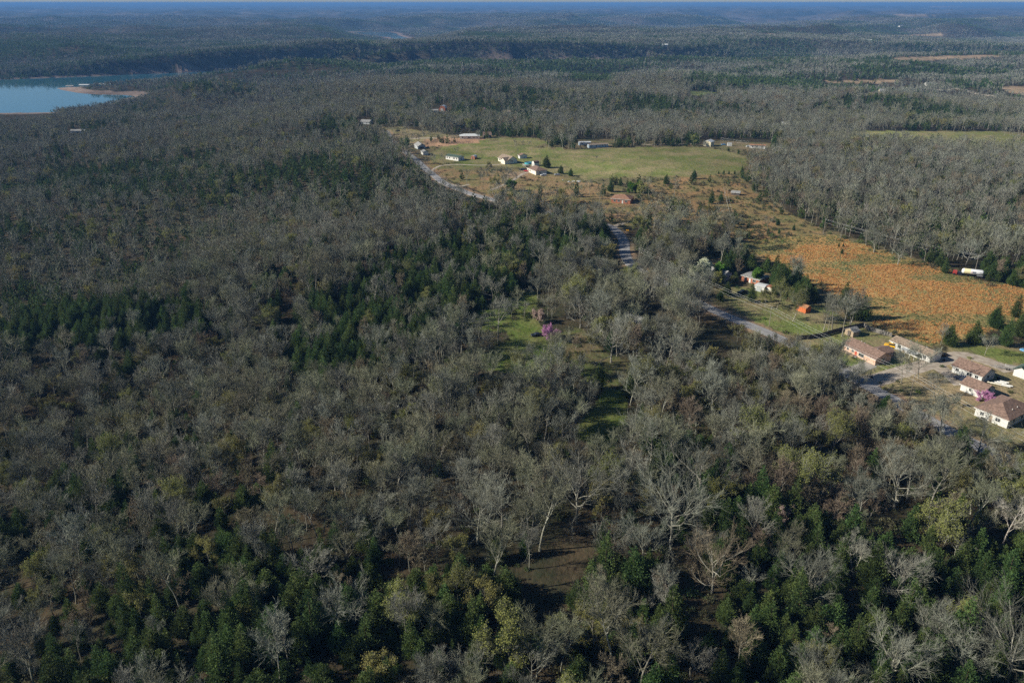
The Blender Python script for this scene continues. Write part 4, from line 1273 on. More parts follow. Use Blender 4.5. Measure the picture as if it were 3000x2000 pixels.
# ------------------------------------------------------------------ fences
def fence(name, label, pts, m, h=1.85):
    P = [at(*p) for p in pts]
    t = thing(name, label, 'fence', P[0])
    for a, b_ in zip(P, P[1:]):
        n_ = max(1, round((b_ - a).length / 2.4))
        d = (b_ - a)
        for k in range(n_):
            p, q = a + d * (k / n_), a + d * ((k + 1) / n_)
            u = (q - p)
            u.z = 0
            Lp = u.length
            u.normalize()
            ang_ = math.atan2(u.y, u.x)
            mb = MB()
            nb_ = 15
            for j in range(nb_):
                jit = .02 * ((j * 7 + k * 3) % 4)
                mb.box(Lp * j / nb_ + .006, Lp * (j + 1) / nb_ - .006, 0 + .012 * (j % 2), .025 + .012 * (j % 2), .05, h - jit)
            mb.box(0.02, Lp - .02, .04, .1, .4, .5).box(0.02, Lp - .02, .04, .1, 1.4, 1.5)
            z = min(h1(p.x, p.y), h1(q.x, q.y))
            o = mb.obj('panel', m, t)
            o.location = (p.x - P[0].x, p.y - P[0].y, z - P[0].z)
            o.rotation_euler = (0, 0, ang_)
            o['kind'] = 'stuff'
            po = MB().box(-.06, .06, .11, .22, -.3, h + .1).obj('post', m, t)
            po.location, po.rotation_euler = o.location, o.rotation_euler
    return t


fence('board_fence', 'dark shaded board fence curving behind the yard trees', [(2334, 996), (2368, 993), (2402, 988), (2432, 980), (2462, 971), (2495, 964), (2527, 957)], WOODD)  # shaded run of the fence, its shade put into darker wood
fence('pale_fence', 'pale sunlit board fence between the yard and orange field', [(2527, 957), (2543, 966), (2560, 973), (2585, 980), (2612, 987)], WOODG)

# ------------------------------------------------------------------ vehicles
def paint(name, c, r=.3):
    return mat(name, c, r, spec=.5)


def car(name, label, px, deg, col, kind='sedan', cat='car', sc=1.0):
    p = at(*px)
    spot(p.x, p.y, 4.5)
    t = thing(name, label, cat, p, R_(deg))
    t.scale = (sc,) * 3
    Lc = {'sedan': 4.6, 'suv': 4.7, 'pickup': 5.5, 'jeep': 3.9}[kind]
    w = .9
    pf = {'sedan': [(0, .35), (0, .78), (.12, .9), (1.3, .98), (Lc - 1.1, .98), (Lc - .1, .9), (Lc, .7), (Lc, .35)],
          'suv': [(0, .4), (0, .95), (.15, 1.05), (1.25, 1.1), (Lc, 1.1), (Lc, .4)],
          'pickup': [(0, .45), (0, 1.0), (.15, 1.1), (1.5, 1.15), (Lc, 1.1), (Lc, .45)],
          'jeep': [(0, .5), (0, 1.05), (.1, 1.1), (1.2, 1.15), (Lc, 1.1), (Lc, .5)]}[kind]
    MB().extrude([(a, b_) for a, b_ in pf], 'x', -w, w)
    body = MB()
    n_ = len(pf)
    for s in (-1, 1):
        body.v += [(a, s * w * (.97 if b_ > .9 else 1), b_) for a, b_ in pf]
    body.f = [tuple(range(n_)), tuple(range(2 * n_ - 1, n_ - 1, -1))] + [(i, n_ + i, n_ + (i + 1) % n_, (i + 1) % n_) for i in range(n_)]
    bo = body.obj('body', col, t)
    c0, c1, rt = {'sedan': (1.35, 3.75, 1.42), 'suv': (1.3, 4.6, 1.72), 'pickup': (1.6, 3.5, 1.8), 'jeep': (1.3, 3.8, 1.85)}[kind]
    zb = {'sedan': .98, 'suv': 1.1, 'pickup': 1.15, 'jeep': 1.13}[kind]
    sl = .5 if kind == 'sedan' else .28
    MB().add([(c0, -w * .95, zb), (c1, -w * .95, zb), (c1, w * .95, zb), (c0, w * .95, zb), (c0 + sl + .1, -w * .8, rt - .06), (c1 - sl, -w * .8, rt - .06), (c1 - sl, w * .8, rt - .06), (c0 + sl + .1, w * .8, rt - .06)],
             [(4, 5, 6, 7), (0, 1, 5, 4), (1, 2, 6, 5), (2, 3, 7, 6), (3, 0, 4, 7)]).obj('window', GLASS, t)
    MB().box(c0 + sl, c1 - sl + .05, -w * .82, w * .82, rt - .058, rt, .06, .05).obj('roof', col, t)
    for s in (-1, 1):
        MB().add([(c0 + .02, s * w * .955, zb), (c0 + .12, s * w * .955, zb), (c0 + sl + .2, s * w * .81, rt - .05), (c0 + sl + .1, s * w * .81, rt - .05)], [(0, 1, 2, 3) if s < 0 else (3, 2, 1, 0)]).obj('pillar', col, t)
        MB().box(-.03, .05, s * .7 - .14, s * .7 + .14, .62, .76).obj('headlight', WHITE, t)
        MB().box(Lc - .04, Lc + .03, s * .74 - .1, s * .74 + .1, .66, .82).obj('tail_light', REDDOOR, t)
        for x in (.85, Lc - .95):
            wh_ = MB().tube([(x, s * (w - .2), .34), (x, s * (w + .02), .34)], .34, 12).obj('wheel', RUBBER, t)
            MB().tube([(x, s * (w + .0), .34), (x, s * (w + .035), .34)], .19, 8).obj('rim', STEEL, wh_)
    if kind == 'pickup':
        MB().box(3.6, Lc - .08, -.78, .78, 1.11, 1.13).obj('bed', RUBBER, t)
    if kind == 'jeep':
        MB().tube([(Lc, 0, 1.05), (Lc + .22, 0, 1.05)], .36, 12).obj('spare_wheel', RUBBER, t)
    return t


BLACKP, DKBLUE, SILVER = paint('car_black', (.012, .013, .016)), paint('car_navy', (.02, .03, .06)), paint('car_silver', (.45, .46, .48))
YEL, REDP, BLUEP, WHTP = paint('car_yellow', (.75, .42, .02)), paint('car_red', (.42, .02, .02)), paint('car_blue', (.12, .3, .5)), paint('car_white', (.75, .75, .74))
car('yellow_jeep', 'bright yellow open jeep between the ranch house and mobile home', (2590, 1013), -35, YEL, 'jeep')
car('black_pickup', 'black pickup parked by the mobile home drive', (2735, 1046), 12, BLACKP, 'pickup', 'pickup')
car('dark_suv', 'dark blue car with pale window trim before the white house', (2796, 1107), -58, DKBLUE, 'suv')
car('navy_sedan', 'dark blue sedan parked behind the hipped-roof corner house', (2940, 1182), 18, DKBLUE, 'sedan')
car('parked_sedan', 'black sedan on the meadow beside the magenta redbud', (1556, 986), 14, BLACKP, 'sedan')
car('black_truck', 'black pickup in the shade before the low brick house', (2162, 862), 25, BLACKP, 'pickup', 'pickup')
car('red_car', 'red car at the hipped cream house', (1536, 502), -35, REDP, 'sedan')
car('dark_car', 'black car next to the red car', (1522, 499), -20, BLACKP, 'suv')
car('silver_car', 'silver car behind the hipped cream house', (1624, 514), 5, SILVER, 'sedan')
car('white_van', 'white van below the hipped cream house', (1584, 516), 10, WHTP, 'suv', 'van')
car('blue_car', 'pale blue car between the metal barn and cargo box', (2113, 425.5), 3, BLUEP, 'sedan')
car('roadside_car', 'dark car by the woodland house at the road bend', (1158, 386), 10, BLACKP, 'suv')
car('edge_car', 'dark blue car under the trees at the right yard', (2992, 1030), 20, BLUEP, 'sedan')
car('far_white_car', 'white car beside the far white trailer', (2186, 431), 5, WHTP, 'sedan')

# tank truck at the orange field
p = at(2788, 803)
spot(p.x + 7, p.y, 8)
t = thing('tank_truck', 'white tank trailer with yellow band and dark lettering behind a red cab', 'truck', p, R_(-24))
MB().extrude([(-.9, .6), (.9, .6), (.9, 1.7), (.75, 2.2), (-.75, 2.2), (-.9, 1.7)], 'x', .3, 2.0).obj('cab', paint('cab_red', (.38, .05, .04)), t)
MB().add([(.28, -.8, 1.5), (.28, .8, 1.5), (.28, .7, 2.1), (.28, -.7, 2.1)], [(0, 1, 2, 3)]).obj('windscreen', GLASS, t)
MB().box(2.2, 14, -.5, .5, .75, 1.0).obj('chassis', BLACKP, t)
MB().box(2.4, 3.6, -.8, .8, 1.0, 1.6).obj('coupling', DKBLUE, t)
pts = [(3.9, 0, 2.35), (4.15, 0, 2.35), (4.7, 0, 2.35), (12.4, 0, 2.35), (13.0, 0, 2.35), (13.25, 0, 2.35)]
tk = MB().tube(pts, [.55, 1.0, 1.27, 1.27, 1.0, .55], 20).obj('tank', WHTP, t, True)
band = mat('tank_yellow', (.78, .70, .42), .4)
MB().tube([(4.8, 0, 2.35), (7.6, 0, 2.35)], 1.278, 20, False).obj('band', band, tk)
for k, (a, b_, z0, z1, mm) in enumerate([(8.0, 8.25, 1.9, 2.85, REDDOOR), (8.5, 8.85, 2.0, 2.75, DKBLUE), (9.0, 9.35, 2.0, 2.75, DKBLUE), (9.5, 9.9, 2.0, 2.75, DKBLUE), (11.3, 12.2, 2.3, 2.55, DKBLUE)]):
    zc = (z0 + z1) / 2
    V, Fc = [], []
    for i in range(5):
        z = z0 + (z1 - z0) * i / 4
        y = -math.sqrt(max(0, 1.285 ** 2 - (z - 2.35) ** 2)) - .008
        V += [(a, y, z), (b_, y, z)]
    Fc = [(2 * i, 2 * i + 1, 2 * i + 3, 2 * i + 2) for i in range(4)]
    MB().add(V, Fc).obj('lettering', mm, tk)
for x in (.9, 3.0, 3.9, 11.2, 12.4):
    for s in (-1, 1):
        MB().tube([(x, s * .8, .5), (x, s * 1.12, .5)], .5, 12).obj('wheel', RUBBER, t)
MB().box(10.4, 12.9, -1.2, -1.0, .9, 1.25).obj('side_box', STEEL, t)

# trailers and pontoons on the lawn
for k, (bx_, by_, deg, ln, lab) in enumerate([(2912, 1075, -28, 6.5, 'empty double-axle boat trailer beside the gravel drive'), (2943, 1073, -30, 6.0, 'second boat trailer with white rails next to the green-roofed shed')]):
    p = at(bx_, by_)
    t = thing('boat_trailer', lab, 'trailer', p, R_(deg), 'boat trailers')
    for s in (-.8, .8):
        MB().box(0, ln, s - .07, s + .07, .5, .64).obj('rail', WHITE if k else STEEL, t)
        for x in (ln * .6, ln * .6 + .8):
            MB().tube([(x, s * 1.15 - .1, .33), (x, s * 1.15 + .1, .33)], .33, 10).obj('wheel', RUBBER, t)
    for j in range(5):
        MB().box(ln * j / 5 + .2, ln * j / 5 + .3, -.8, .8, .42, .5).obj('crossbar', STEEL, t)
    MB().box(-1.6, .1, -.06, .06, .42, .5).obj('tongue', STEEL, t)
    MB().box(.4, ln - .4, -.5, .5, .66, .95, .3, .2).obj('bunk', WOODG, t)
for k, (bx_, by_) in enumerate([(2906, 1124), (2917, 1127), (2925, 1124), (2933, 1123), (2940, 1121), (2944, 1133), (2951, 1131)]):
    p = at(bx_, by_)
    t = thing('pontoon', ['tan', 'tan', 'white', 'white', 'white', 'white', 'white'][k] + ' pontoon float number %s from the house wall on the lawn' % ['one', 'two', 'three', 'four', 'five', 'six', 'seven'][k], 'pontoon', p, R_(-35), 'pontoon floats on the lawn')
    MB().tube([(-1.7, 0, .42), (-1.5, 0, .42), (1.5, 0, .42), (1.7, 0, .42)], [.1, .24, .24, .1], 10).obj('float', CREAM if k < 2 else WHITE, t)
    for s in (-1, 1):
        MB().box(s - .08, s + .08, -.42, .42, 0, .12).obj('skid', WOODD, t)

# pool and deck, scrap, sign, mailbox, bollard-like bits
p = at(1549, 480)
spot(p.x, p.y, 6)
t = thing('swimming_pool', 'round teal above-ground pool behind the hipped house', 'pool', p)
V = [(3.4 * math.cos(i * .2618), 3.4 * math.sin(i * .2618), z) for z in (0, 1.25) for i in range(24)]
MB().add(V, [(i, (i + 1) % 24, 24 + (i + 1) % 24, 24 + i) for i in range(24)]).obj('pool_wall', TEAL, t)
MB().tube([(0, 0, .95), (0, 0, 1.1)], 3.36, 24).obj('pool_water', wm, t)
p = at(1531, 487)
t = thing('pool_deck', 'white railed wooden deck beside the teal pool', 'deck', p, R_(-62))
MB().box(0, 5, 0, 4, .9, 1.05).obj('platform', WOODG, t)
for k in range(6):
    MB().box(k - .05, k + .05, -.05, .05, -.2, 2.0).obj('post', WHITE, t)
for z in (1.5, 1.95):
    MB().box(-.05, 5.05, -.04, .04, z, z + .09).obj('railing', WHITE, t)
for k in range(9):
    p = at(1652 + (k * 13) % 40, 529 + (k * 5) % 9)
    t = thing('scrap_board', ['long', 'short', 'bent', 'wide', 'narrow', 'tilted', 'square', 'split', 'thin'][k] + ' white board in the scrap heap above the roadside trees', 'board', (p.x, p.y, p.z), rnd.uniform(0, 6), 'white scrap boards')
    MB().add([(0, 0, .1), (2.2 + .25 * k % 2, .1, .25), (2.3, .8, .55), (.1, .9, .3), (0, 0, .16), (2.2, .1, .31), (2.3, .8, .61), (.1, .9, .36)], [(3, 2, 1, 0), (4, 5, 6, 7), (0, 1, 5, 4), (1, 2, 6, 5), (2, 3, 7, 6), (3, 0, 4, 7)]).obj('board', WHITE, t)
    for s in (.2, 1.9):
        MB().box(s, s + .1, .1, .8, -.1, .2).obj('prop', WOODG, t)
p = at(1838, 681)
t = thing('road_sign', 'yellow arrow sign at the outside of the road bend', 'sign', p, R_(-20))
MB().box(-.04, .04, -.04, .04, -.3, 1.5).obj('post', STEEL, t)
MB().box(-.75, .75, -.09, -.045, .95, 1.7).obj('board', mat('sign_yellow', (.85, .42, .02), .5), t)
MB().add([(-.5, -.094, 1.24), (.15, -.094, 1.24), (.15, -.094, 1.1), (.52, -.094, 1.33), (.15, -.094, 1.56), (.15, -.094, 1.42), (-.5, -.094, 1.42)], [(0, 1, 2, 3, 4, 5, 6)]).obj('arrow', BLACKP, t)
for k, (bx_, by_, lab) in enumerate([(2539, 1117, 'white mailbox on a post at the gravel drive'), (2072, 884, 'white mailbox near the dirt mound by the road')]):
    p = at(bx_, by_)
    t = thing('mailbox', lab, 'mailbox', p, R_(20), 'mailboxes')
    MB().box(-.05, .05, -.05, .05, -.2, 1.05).obj('post', WOODD, t)
    MB().extrude([(-.16, 1.05), (.16, 1.05), (.16, 1.25), (.08, 1.36), (-.08, 1.36), (-.16, 1.25)], 'x', -.32, .32).obj('box', WHITE, t)

# ------------------------------------------------------------------ power line
def pole(label, px, h=10.0, deg=0.0, trans=False, pos=None):
    p = pos or at(*px)
    t = thing('utility_pole', label, 'pole', p, R_(deg), 'utility poles')
    MB().tube([(0, 0, -.5), (0, 0, h)], [.14, .09], 8).obj('shaft', POLEM, t)
    ar = MB().box(-1.2, 1.2, -.17, -.12, h - .75, h - .6).obj('crossarm', POLEM, t)
    for x in (-1.1, -.4, .4, 1.1):
        MB().tube([(x, -.145, h - .597), (x, -.145, h - .4)], .05, 6).obj('insulator', STEEL, ar)
    if trans:
        MB().tube([(.4, -.1, h - 2.2), (.4, -.1, h - 1.25)], .26, 10).obj('transformer', STEEL, t)
    t['arm'] = h
    return t, p, h, R_(deg)


def wires(label, a, b_):
    (ta, pa, ha, ra), (tb, pb, hb, rb) = a, b_
    for k, (x, dz, lab) in enumerate(((-1.1, -.4, 'outer'), (1.1, -.4, 'inner'), (0, -2.3, 'low'))):
        q0 = pa + Vector((math.cos(ra) * x, math.sin(ra) * x, ha + dz))
        q1 = pb + Vector((math.cos(rb) * x, math.sin(rb) * x, hb + dz))
        n_ = 14
        pts = [q0.lerp(q1, i / n_) - UP * (4 * (i / n_) * (1 - i / n_) * (q1 - q0).length * .016) for i in range(n_ + 1)]
        tag(MB().tube(pts, .02, 4, False).obj('power_line', WIREM), '%s overhead wire %s' % (lab, label), 'wire', None, None)['group'] = 'overhead wires'


P1 = pole('tall utility pole in the tan lawn before the white cottage', (2663.5, 1175), 10, 64, False)
P2 = pole('utility pole on the lawn below the orange shed', (2253, 957), 8.6, 64)
P3 = pole('utility pole left of the white-flowering tree', (1995, 836), 8.6, 62, True)
P4 = pole('utility pole where the road swings behind trees', (1870, 772), 8.6, 60)
d_ = P1[1] - P2[1]
q_ = P1[1] + d_
P0 = pole('utility pole beyond the hipped corner house', None, 10, 64, False, Vector((q_.x, q_.y, h1(q_.x, q_.y))))
wires('from the lawn pole towards the corner house', P0, P1)
wires('between the lawn pole and the shed pole', P1, P2)
wires('between the shed pole and the flowering tree', P2, P3)
wires('from the flowering tree up the road', P3, P4)
P5 = pole('pole at the near end of the scrub field line', (2412, 686), 9, 70)
P6 = pole('pole with transformer behind the tank truck', (2856, 797), 9, 70, True)
wires('along the woods edge above the orange field', P5, P6)
P7 = pole('pole with transformer in the thicket above the road bend', (2146, 696), 9.5, 40, True)
P8 = pole('pole beside the collapsed shed', (2122, 577), 7, 20)
wires('from the thicket to the collapsed shed', P7, P8)
P9 = pole('pole at the far edge of the hay field', (1938, 429), 10, 0)
P10 = pole('pole behind the long trailer home', (1681, 425), 9, 0)
P11 = pole('pole beside the tan-roofed house', (1517, 461), 7, 0)
P12 = pole('pole in the hay field above the gabled house', (1460, 432), 9, 0)
P13 = pole('pole beside the gambrel shed', (1583, 485), 8, 0)
P14 = pole('roadside pole among bare trees below the hipped house', (1509, 657), 11, 40)
P15 = pole('roadside pole left of the short road gap', (1588, 640), 11, 40)
P16 = pole('pole beside the grey garage', (1212, 452), 8, 0)
P17 = pole('pole behind the cargo box', (2111, 425), 7, 0)
P18 = pole('pole between cargo box and far trailer', (2188, 436), 7, 0)
P19 = pole('pole in the woodland gap above the clearing', (1162, 345), 10, 0)
wires('along the wooded road bend', P14, P15)
wires('over the hay field edge', P17, P18)

# ------------------------------------------------------------------ trees that stand out
PROTO = {}
KINDS = {'oak0': (OAK_N[0], (BARK, TWIG, None), 17), 'oak1': (OAK_N[1], (BARK, TWIG, None), 15.5), 'oak2': (OAK_N[2], (BARK, TWIG, None), 14),
         'brownoak': (OAK_N[1], (BARK, TWIGB, None), 15.5), 'bare': (BARE_N[1], (BARK, TWIG, None), 13), 'vase': (BARE_N[4], (BARK, TWIG, None), 13.5), 'tall': (BARE_N[2], (BARK, TWIG, None), 15.5), 'twin': (TWIN_N[0], (BARK, TWIG, None), 12.5),
         'brown': (BROWN_N[0], (BARK, TWIGB, None), 11), 'bud': (BUD_N[0], (BARK, TWIG, OLIVE), 10), 'budtall': (BUD_N[1], (BARK, TWIG, OLIVE), 12),
         'lime': (bare(700, H=10, width=9.5, clear=.12, limbs=13, wide=.8, leaf=1, leafn=1, leafsize=.26, forks=1, dens=1.2), (BARK, TWIG, LIME), 10),
         'fresh': (bare(701, H=7, width=6, clear=.15, limbs=11, wide=.8, leaf=1, leafn=4, leafsize=.3), (BARK, TWIG, FRESH), 7),
         'limesmall': (bare(704, H=7, width=5.5, clear=.2, limbs=10, wide=.7, leaf=1, leafn=3, leafsize=.26), (BARK, TWIG, LIME), 7),
         'redbud': (bare(702, H=4.6, width=7.2, clear=.14, limbs=13, wide=1.15, r0=.1, leaf=1, leafn=2, leafsize=.2), (BARK, TWIG, MAGENTA), 4.6),
         'white': (bare(703, H=6, width=6.5, clear=.15, limbs=11, wide=.85, leaf=1, leafn=5, leafsize=.3), (BARK, TWIG, BLOSSOM), 6),
         'pink': (bare(705, H=6, width=6, clear=.2, limbs=10, wide=.85, leaf=1, leafn=2, leafsize=.2), (BARK, TWIG, PINKISH), 6),
         'sycamore': (bare(706, H=16, width=9, clear=.35, limbs=8, wide=.6, wig=.26, dens=.55, lean=.02, r0=.24), (PALE, PALE, None), 16),
         'twinsyc': (bare(707, H=13, width=7, clear=.4, limbs=6, wide=.6, wig=.24, forks=2, dens=.7, r0=.17), (PALE, TWIG, None), 13),
         'cedar0': (CEDAR_N[0], (CEDART, CEDAR, None), 8.5), 'cedar1': (CEDAR_N[1], (CEDART, CEDAR, None), 7), 'cedar2': (CEDAR_N[2], (CEDART, CEDAR, None), 10), 'cedar3': (CEDAR_N[3], (CEDART, CEDAR, None), 6), 'cedar4': (CEDAR_N[4], (CEDART, CEDAR, None), 9)}


def plant(kind, px, py, H, label, name=None, group=None, keep=None, rz=None):
    parts, mats, h0 = KINDS[kind]
    p = at(px, py)
    nm = name or {'oak': 'oak_tree', 'bro': 'bare_tree', 'bar': 'bare_tree', 'vas': 'bare_tree', 'tal': 'bare_tree', 'twi': 'bare_tree', 'bud': 'budding_tree', 'lim': 'willow_tree', 'fre': 'leafing_tree', 'red': 'redbud_tree', 'whi': 'blossom_tree', 'pin': 'blossom_tree', 'syc': 'sycamore_tree', 'ced': 'cedar_tree'}[kind[:3]]
    rz = rnd.uniform(0, 6.28) if rz is None else rz
    key = (kind, nm)
    if key not in PROTO:
        PROTO[key] = tree_thing(nm, label, 'tree', parts, mats, p, rz, H / h0, group)
        t = PROTO[key]
    else:
        t = copy_thing(PROTO[key], p, rz, H / h0, label, group)
        if not group and 'group' in t:
            del t['group']
    TREE_SPOTS.append((p.x, p.y, keep if keep is not None else max(2.0, H * (.34 if kind.startswith('oak') or kind == 'brownoak' else .22))))
    if kind in ('oak0', 'oak1', 'lime', 'sycamore', 'twinsyc', 'brownoak') and p.y < 330:      # nothing tall grows close before these
        for q in (5, 10, 15):
            TREE_SPOTS.append((p.x * (1 - q / p.y), p.y - q, 4.6))
    return t


for a in [('oak0', 1965, 1592, 18, 'huge open-crowned bare oak on the dark clearing edge, lower middle'), ('oak1', 2045, 1475, 16, 'wide bare oak directly behind the huge open-crowned oak'), ('oak1', 1905, 1368, 15.5, 'broad grey oak just below the shaded grass strip'), ('oak0', 1690, 1532, 17.5, 'tall spreading oak left of the huge open-crowned oak'),
          ('brownoak', 2085, 1735, 14, 'wide brown-twigged oak below the huge open-crowned oak'), ('oak2', 2350, 1765, 13, 'low spreading pale oak amid bottom cedars'), ('oak1', 1790, 1062, 16, 'broad dark-trunked oak over the brown yard'), ('oak2', 2205, 1290, 13, 'spreading oak left of the broken snag'),
          ('oak1', 2618, 1488, 14.5, 'heavy-limbed oak above the lime-green willow'), ('oak2', 2765, 1428, 13.5, 'round twisted oak beside the heavy-limbed oak'), ('oak0', 2945, 2010, 16, 'big pale oak in the bottom corner'), ('oak2', 2600, 2010, 14, 'bare oak at the bottom amid dark cedars'), ('oak2', 2620, 1750, 12, 'spreading pale tree below the lime-green willow'),
          ('oak2', 1020, 1850, 12, 'crooked wide oak among bottom cedars, left of middle'), ('oak1', 1400, 1590, 14, 'wide oak with low limbs in the lower middle woods'), ('oak1', 1470, 1545, 13, 'flat-topped oak just right of the low-limbed oak'), ('oak2', 2050, 870, 12, 'bare oak overhanging the road gap'), ('oak1', 1900, 905, 14, 'dense-branched oak above the cream house'), ('oak1', 1700, 960, 15, 'twin-limbed oak behind the pale blossom tree'), ('oak2', 1980, 960, 12.5, 'oak at the dark mown strip by the road'),
          ('oak1', 2860, 1350, 13, 'crooked oak hanging over the lower road'), ('oak2', 2390, 1140, 13.5, 'twisted oak in front of the drive mouth'), ('oak2', 2310, 1080, 11, 'oak between the road and the ranch house'), ('oak2', 2560, 740, 12, 'broad pale oak at the woods edge above the orange field'), ('oak2', 2700, 745, 12, 'bare oak beside the orange field woods'), ('oak2', 2630, 775, 11, 'bare tree with clear trunk at the orange field corner'), ('oak2', 2830, 775, 12, 'bare tree directly behind the tank truck'), ('oak1', 1950, 740, 13, 'round-crowned oak right of the road bend'), ('oak2', 2020, 720, 11, 'grey oak in the thicket right of the bend')]:
    plant(*a)
for a in [('vase', 2640, 1122, 13, 'vase-shaped bare yard tree before the mobile home'), ('vase', 2690, 1108, 13, 'second vase-shaped bare tree beside the drive'), ('bare', 2735, 1163, 8.5, 'small bare lawn tree right of the tall pole'), ('vase', 2765, 1250, 9, 'spreading bare tree on the tan lawn before the corner house'), ('bare', 2885, 1040, 8, 'bare round tree by the dark field cedars'),
          ('tall', 2412, 968, 15, 'slender grey tree of the group by the dark fence'), ('tall', 2438, 965, 16, 'second slender tree of the group by the dark fence'), ('tall', 2425, 972, 13.5, 'thin grey tree between two others by the fence'), ('tall', 2467, 985, 18, 'tall ivy-hung tree in front of the tan hut'), ('twin', 2490, 960, 17, 'twin tree over the tan hut with long shadow'),
          ('bare', 1432, 1048, 10.5, 'bare tree standing in the bright meadow'), ('vase', 1395, 1070, 10, 'second bare tree at the meadow edge'), ('bare', 1535, 1095, 11, 'bare tree at the foot of the bright meadow'), ('vase', 1575, 1100, 10, 'open tree beside the foot of the meadow'), ('bare', 1500, 935, 9, 'bare tree in the middle of the upper meadow'), ('tall', 1535, 935, 8, 'slim tree by the upper meadow shadow'), ('vase', 1480, 830, 11, 'pale twin-crowned tree at the head of the meadow'), ('vase', 1440, 815, 10.5, 'pale rounded tree at the head of the meadow'), ('bare', 1720, 1210, 10, 'bare tree beside the shaded grass strip'), ('bare', 1675, 1160, 9, 'slight tree left of the shaded grass strip'),
          ('twin', 1855, 1300, 11, 'reddish twin tree at the right edge of the grass strip'), ('tall', 1890, 1240, 12, 'tan tall tree right of the grass strip'), ('tall', 1860, 1225, 11, 'second tan tree right of the grass strip'), ('tall', 1960, 1160, 10, 'bare tree by the small green verge'),
          ('vase', 1810, 650, 9, 'bare roadside tree by the bend drive'), ('tall', 1837, 660, 8.5, 'slim roadside tree behind the yellow sign'), ('tall', 1784, 650, 9, 'tall thin tree left of the bend drive'), ('bare', 1755, 635, 9.5, 'dark bare tree in the tan yard'), ('bare', 1740, 640, 10, 'leaning dark tree in the tan yard'), ('bare', 1625, 592, 9, 'single tree in the tan yard'), ('bare', 1660, 610, 9, 'solitary dark-trunked tree in the sunlit yard'), ('vase', 1685, 598, 8, 'round tree in the sunlit yard'), ('vase', 1560, 600, 8.5, 'bare tree beside the road in the yard'),
          ('vase', 1340, 415, 9, 'tree in front of the white-roofed house'), ('bare', 1402, 412, 10, 'dark round tree right of the white-roofed house'), ('vase', 1225, 420, 9, 'dark tree behind the grey garage'), ('vase', 1208, 418, 9, 'round tree left of the grey garage'), ('bare', 1243, 412, 8, 'bare tree on the strip lawn'), ('bare', 1270, 480, 8, 'dark tree below the garden shed'), ('vase', 1300, 478, 8, 'tree left of the white mobile home'), ('bare', 1337, 452, 6, 'faint small tree above the white mobile home'), ('vase', 1510, 425, 5, 'thicket tree in the hay field'), ('vase', 1530, 428, 5, 'second thicket tree in the hay field'), ('vase', 1550, 430, 5, 'third thicket tree in the hay field'), ('vase', 1510, 435, 4.5, 'low thicket tree above the gabled house'),
          ('bare', 1748, 470, 4, 'single faint tree out in the hay field'), ('vase', 2045, 662, 10, 'bare oak-like tree in the scrub thicket'), ('vase', 2075, 668, 9, 'dark tree in the scrub thicket'), ('bare', 2248, 672, 8, 'pale bare tree in the scrub field'), ('bare', 1700, 680, 10, 'tree left of the road bend'), ('bare', 2755, 1010, 8, 'thin pale tree by the black pickup')]:
    plant(*a, group=None)
for a in [('budtall', 2322, 942, 13, 'tall budding yellow-green tree before the orange shed'), ('budtall', 2275, 905, 12, 'budding tree with olive crown by the lawn pole'), ('bud', 2240, 900, 7.5, 'bushy olive tree beside the low brick house'), ('bud', 2110, 1115, 9, 'yellow-olive rounded tree by the dark mown strip'), ('bud', 2070, 1110, 7.5, 'second olive tree by the dark mown strip'), ('bud', 2160, 1000, 7, 'olive-tipped bush tree at the road edge'), ('budtall', 1430, 500, 6.5, 'yellow-green tree left of the gabled house'), ('bud', 1340, 1650, 8, 'pale yellow-green tree in the lower middle woods'), ('bud', 725, 1850, 7, 'yellow-green tree among bottom cedars on the left'), ('bud', 660, 1525, 7, 'yellow-crowned tree in the left woods'), ('bud', 1120, 1110, 6, 'yellow-flecked tree left of the meadow'),
          ('bud', 2080, 690, 6, 'olive tree in the scrub thicket'), ('bud', 2385, 600, 9, 'olive tree at the scrub field woods edge'), ('bud', 2800, 1190, 3, 'low olive shrub tree below the tall pole'), ('budtall', 1840, 1920, 8.5, 'olive budding tree at the bottom middle'), ('bud', 1800, 1790, 8, 'tall olive shrub tree in the lower middle woods'), ('bud', 2395, 1990, 9, 'olive feathery tree at the bottom among thin saplings'), ('budtall', 2990, 840, 9, 'olive round tree at the right beyond the orange field')]:
    plant(*a)
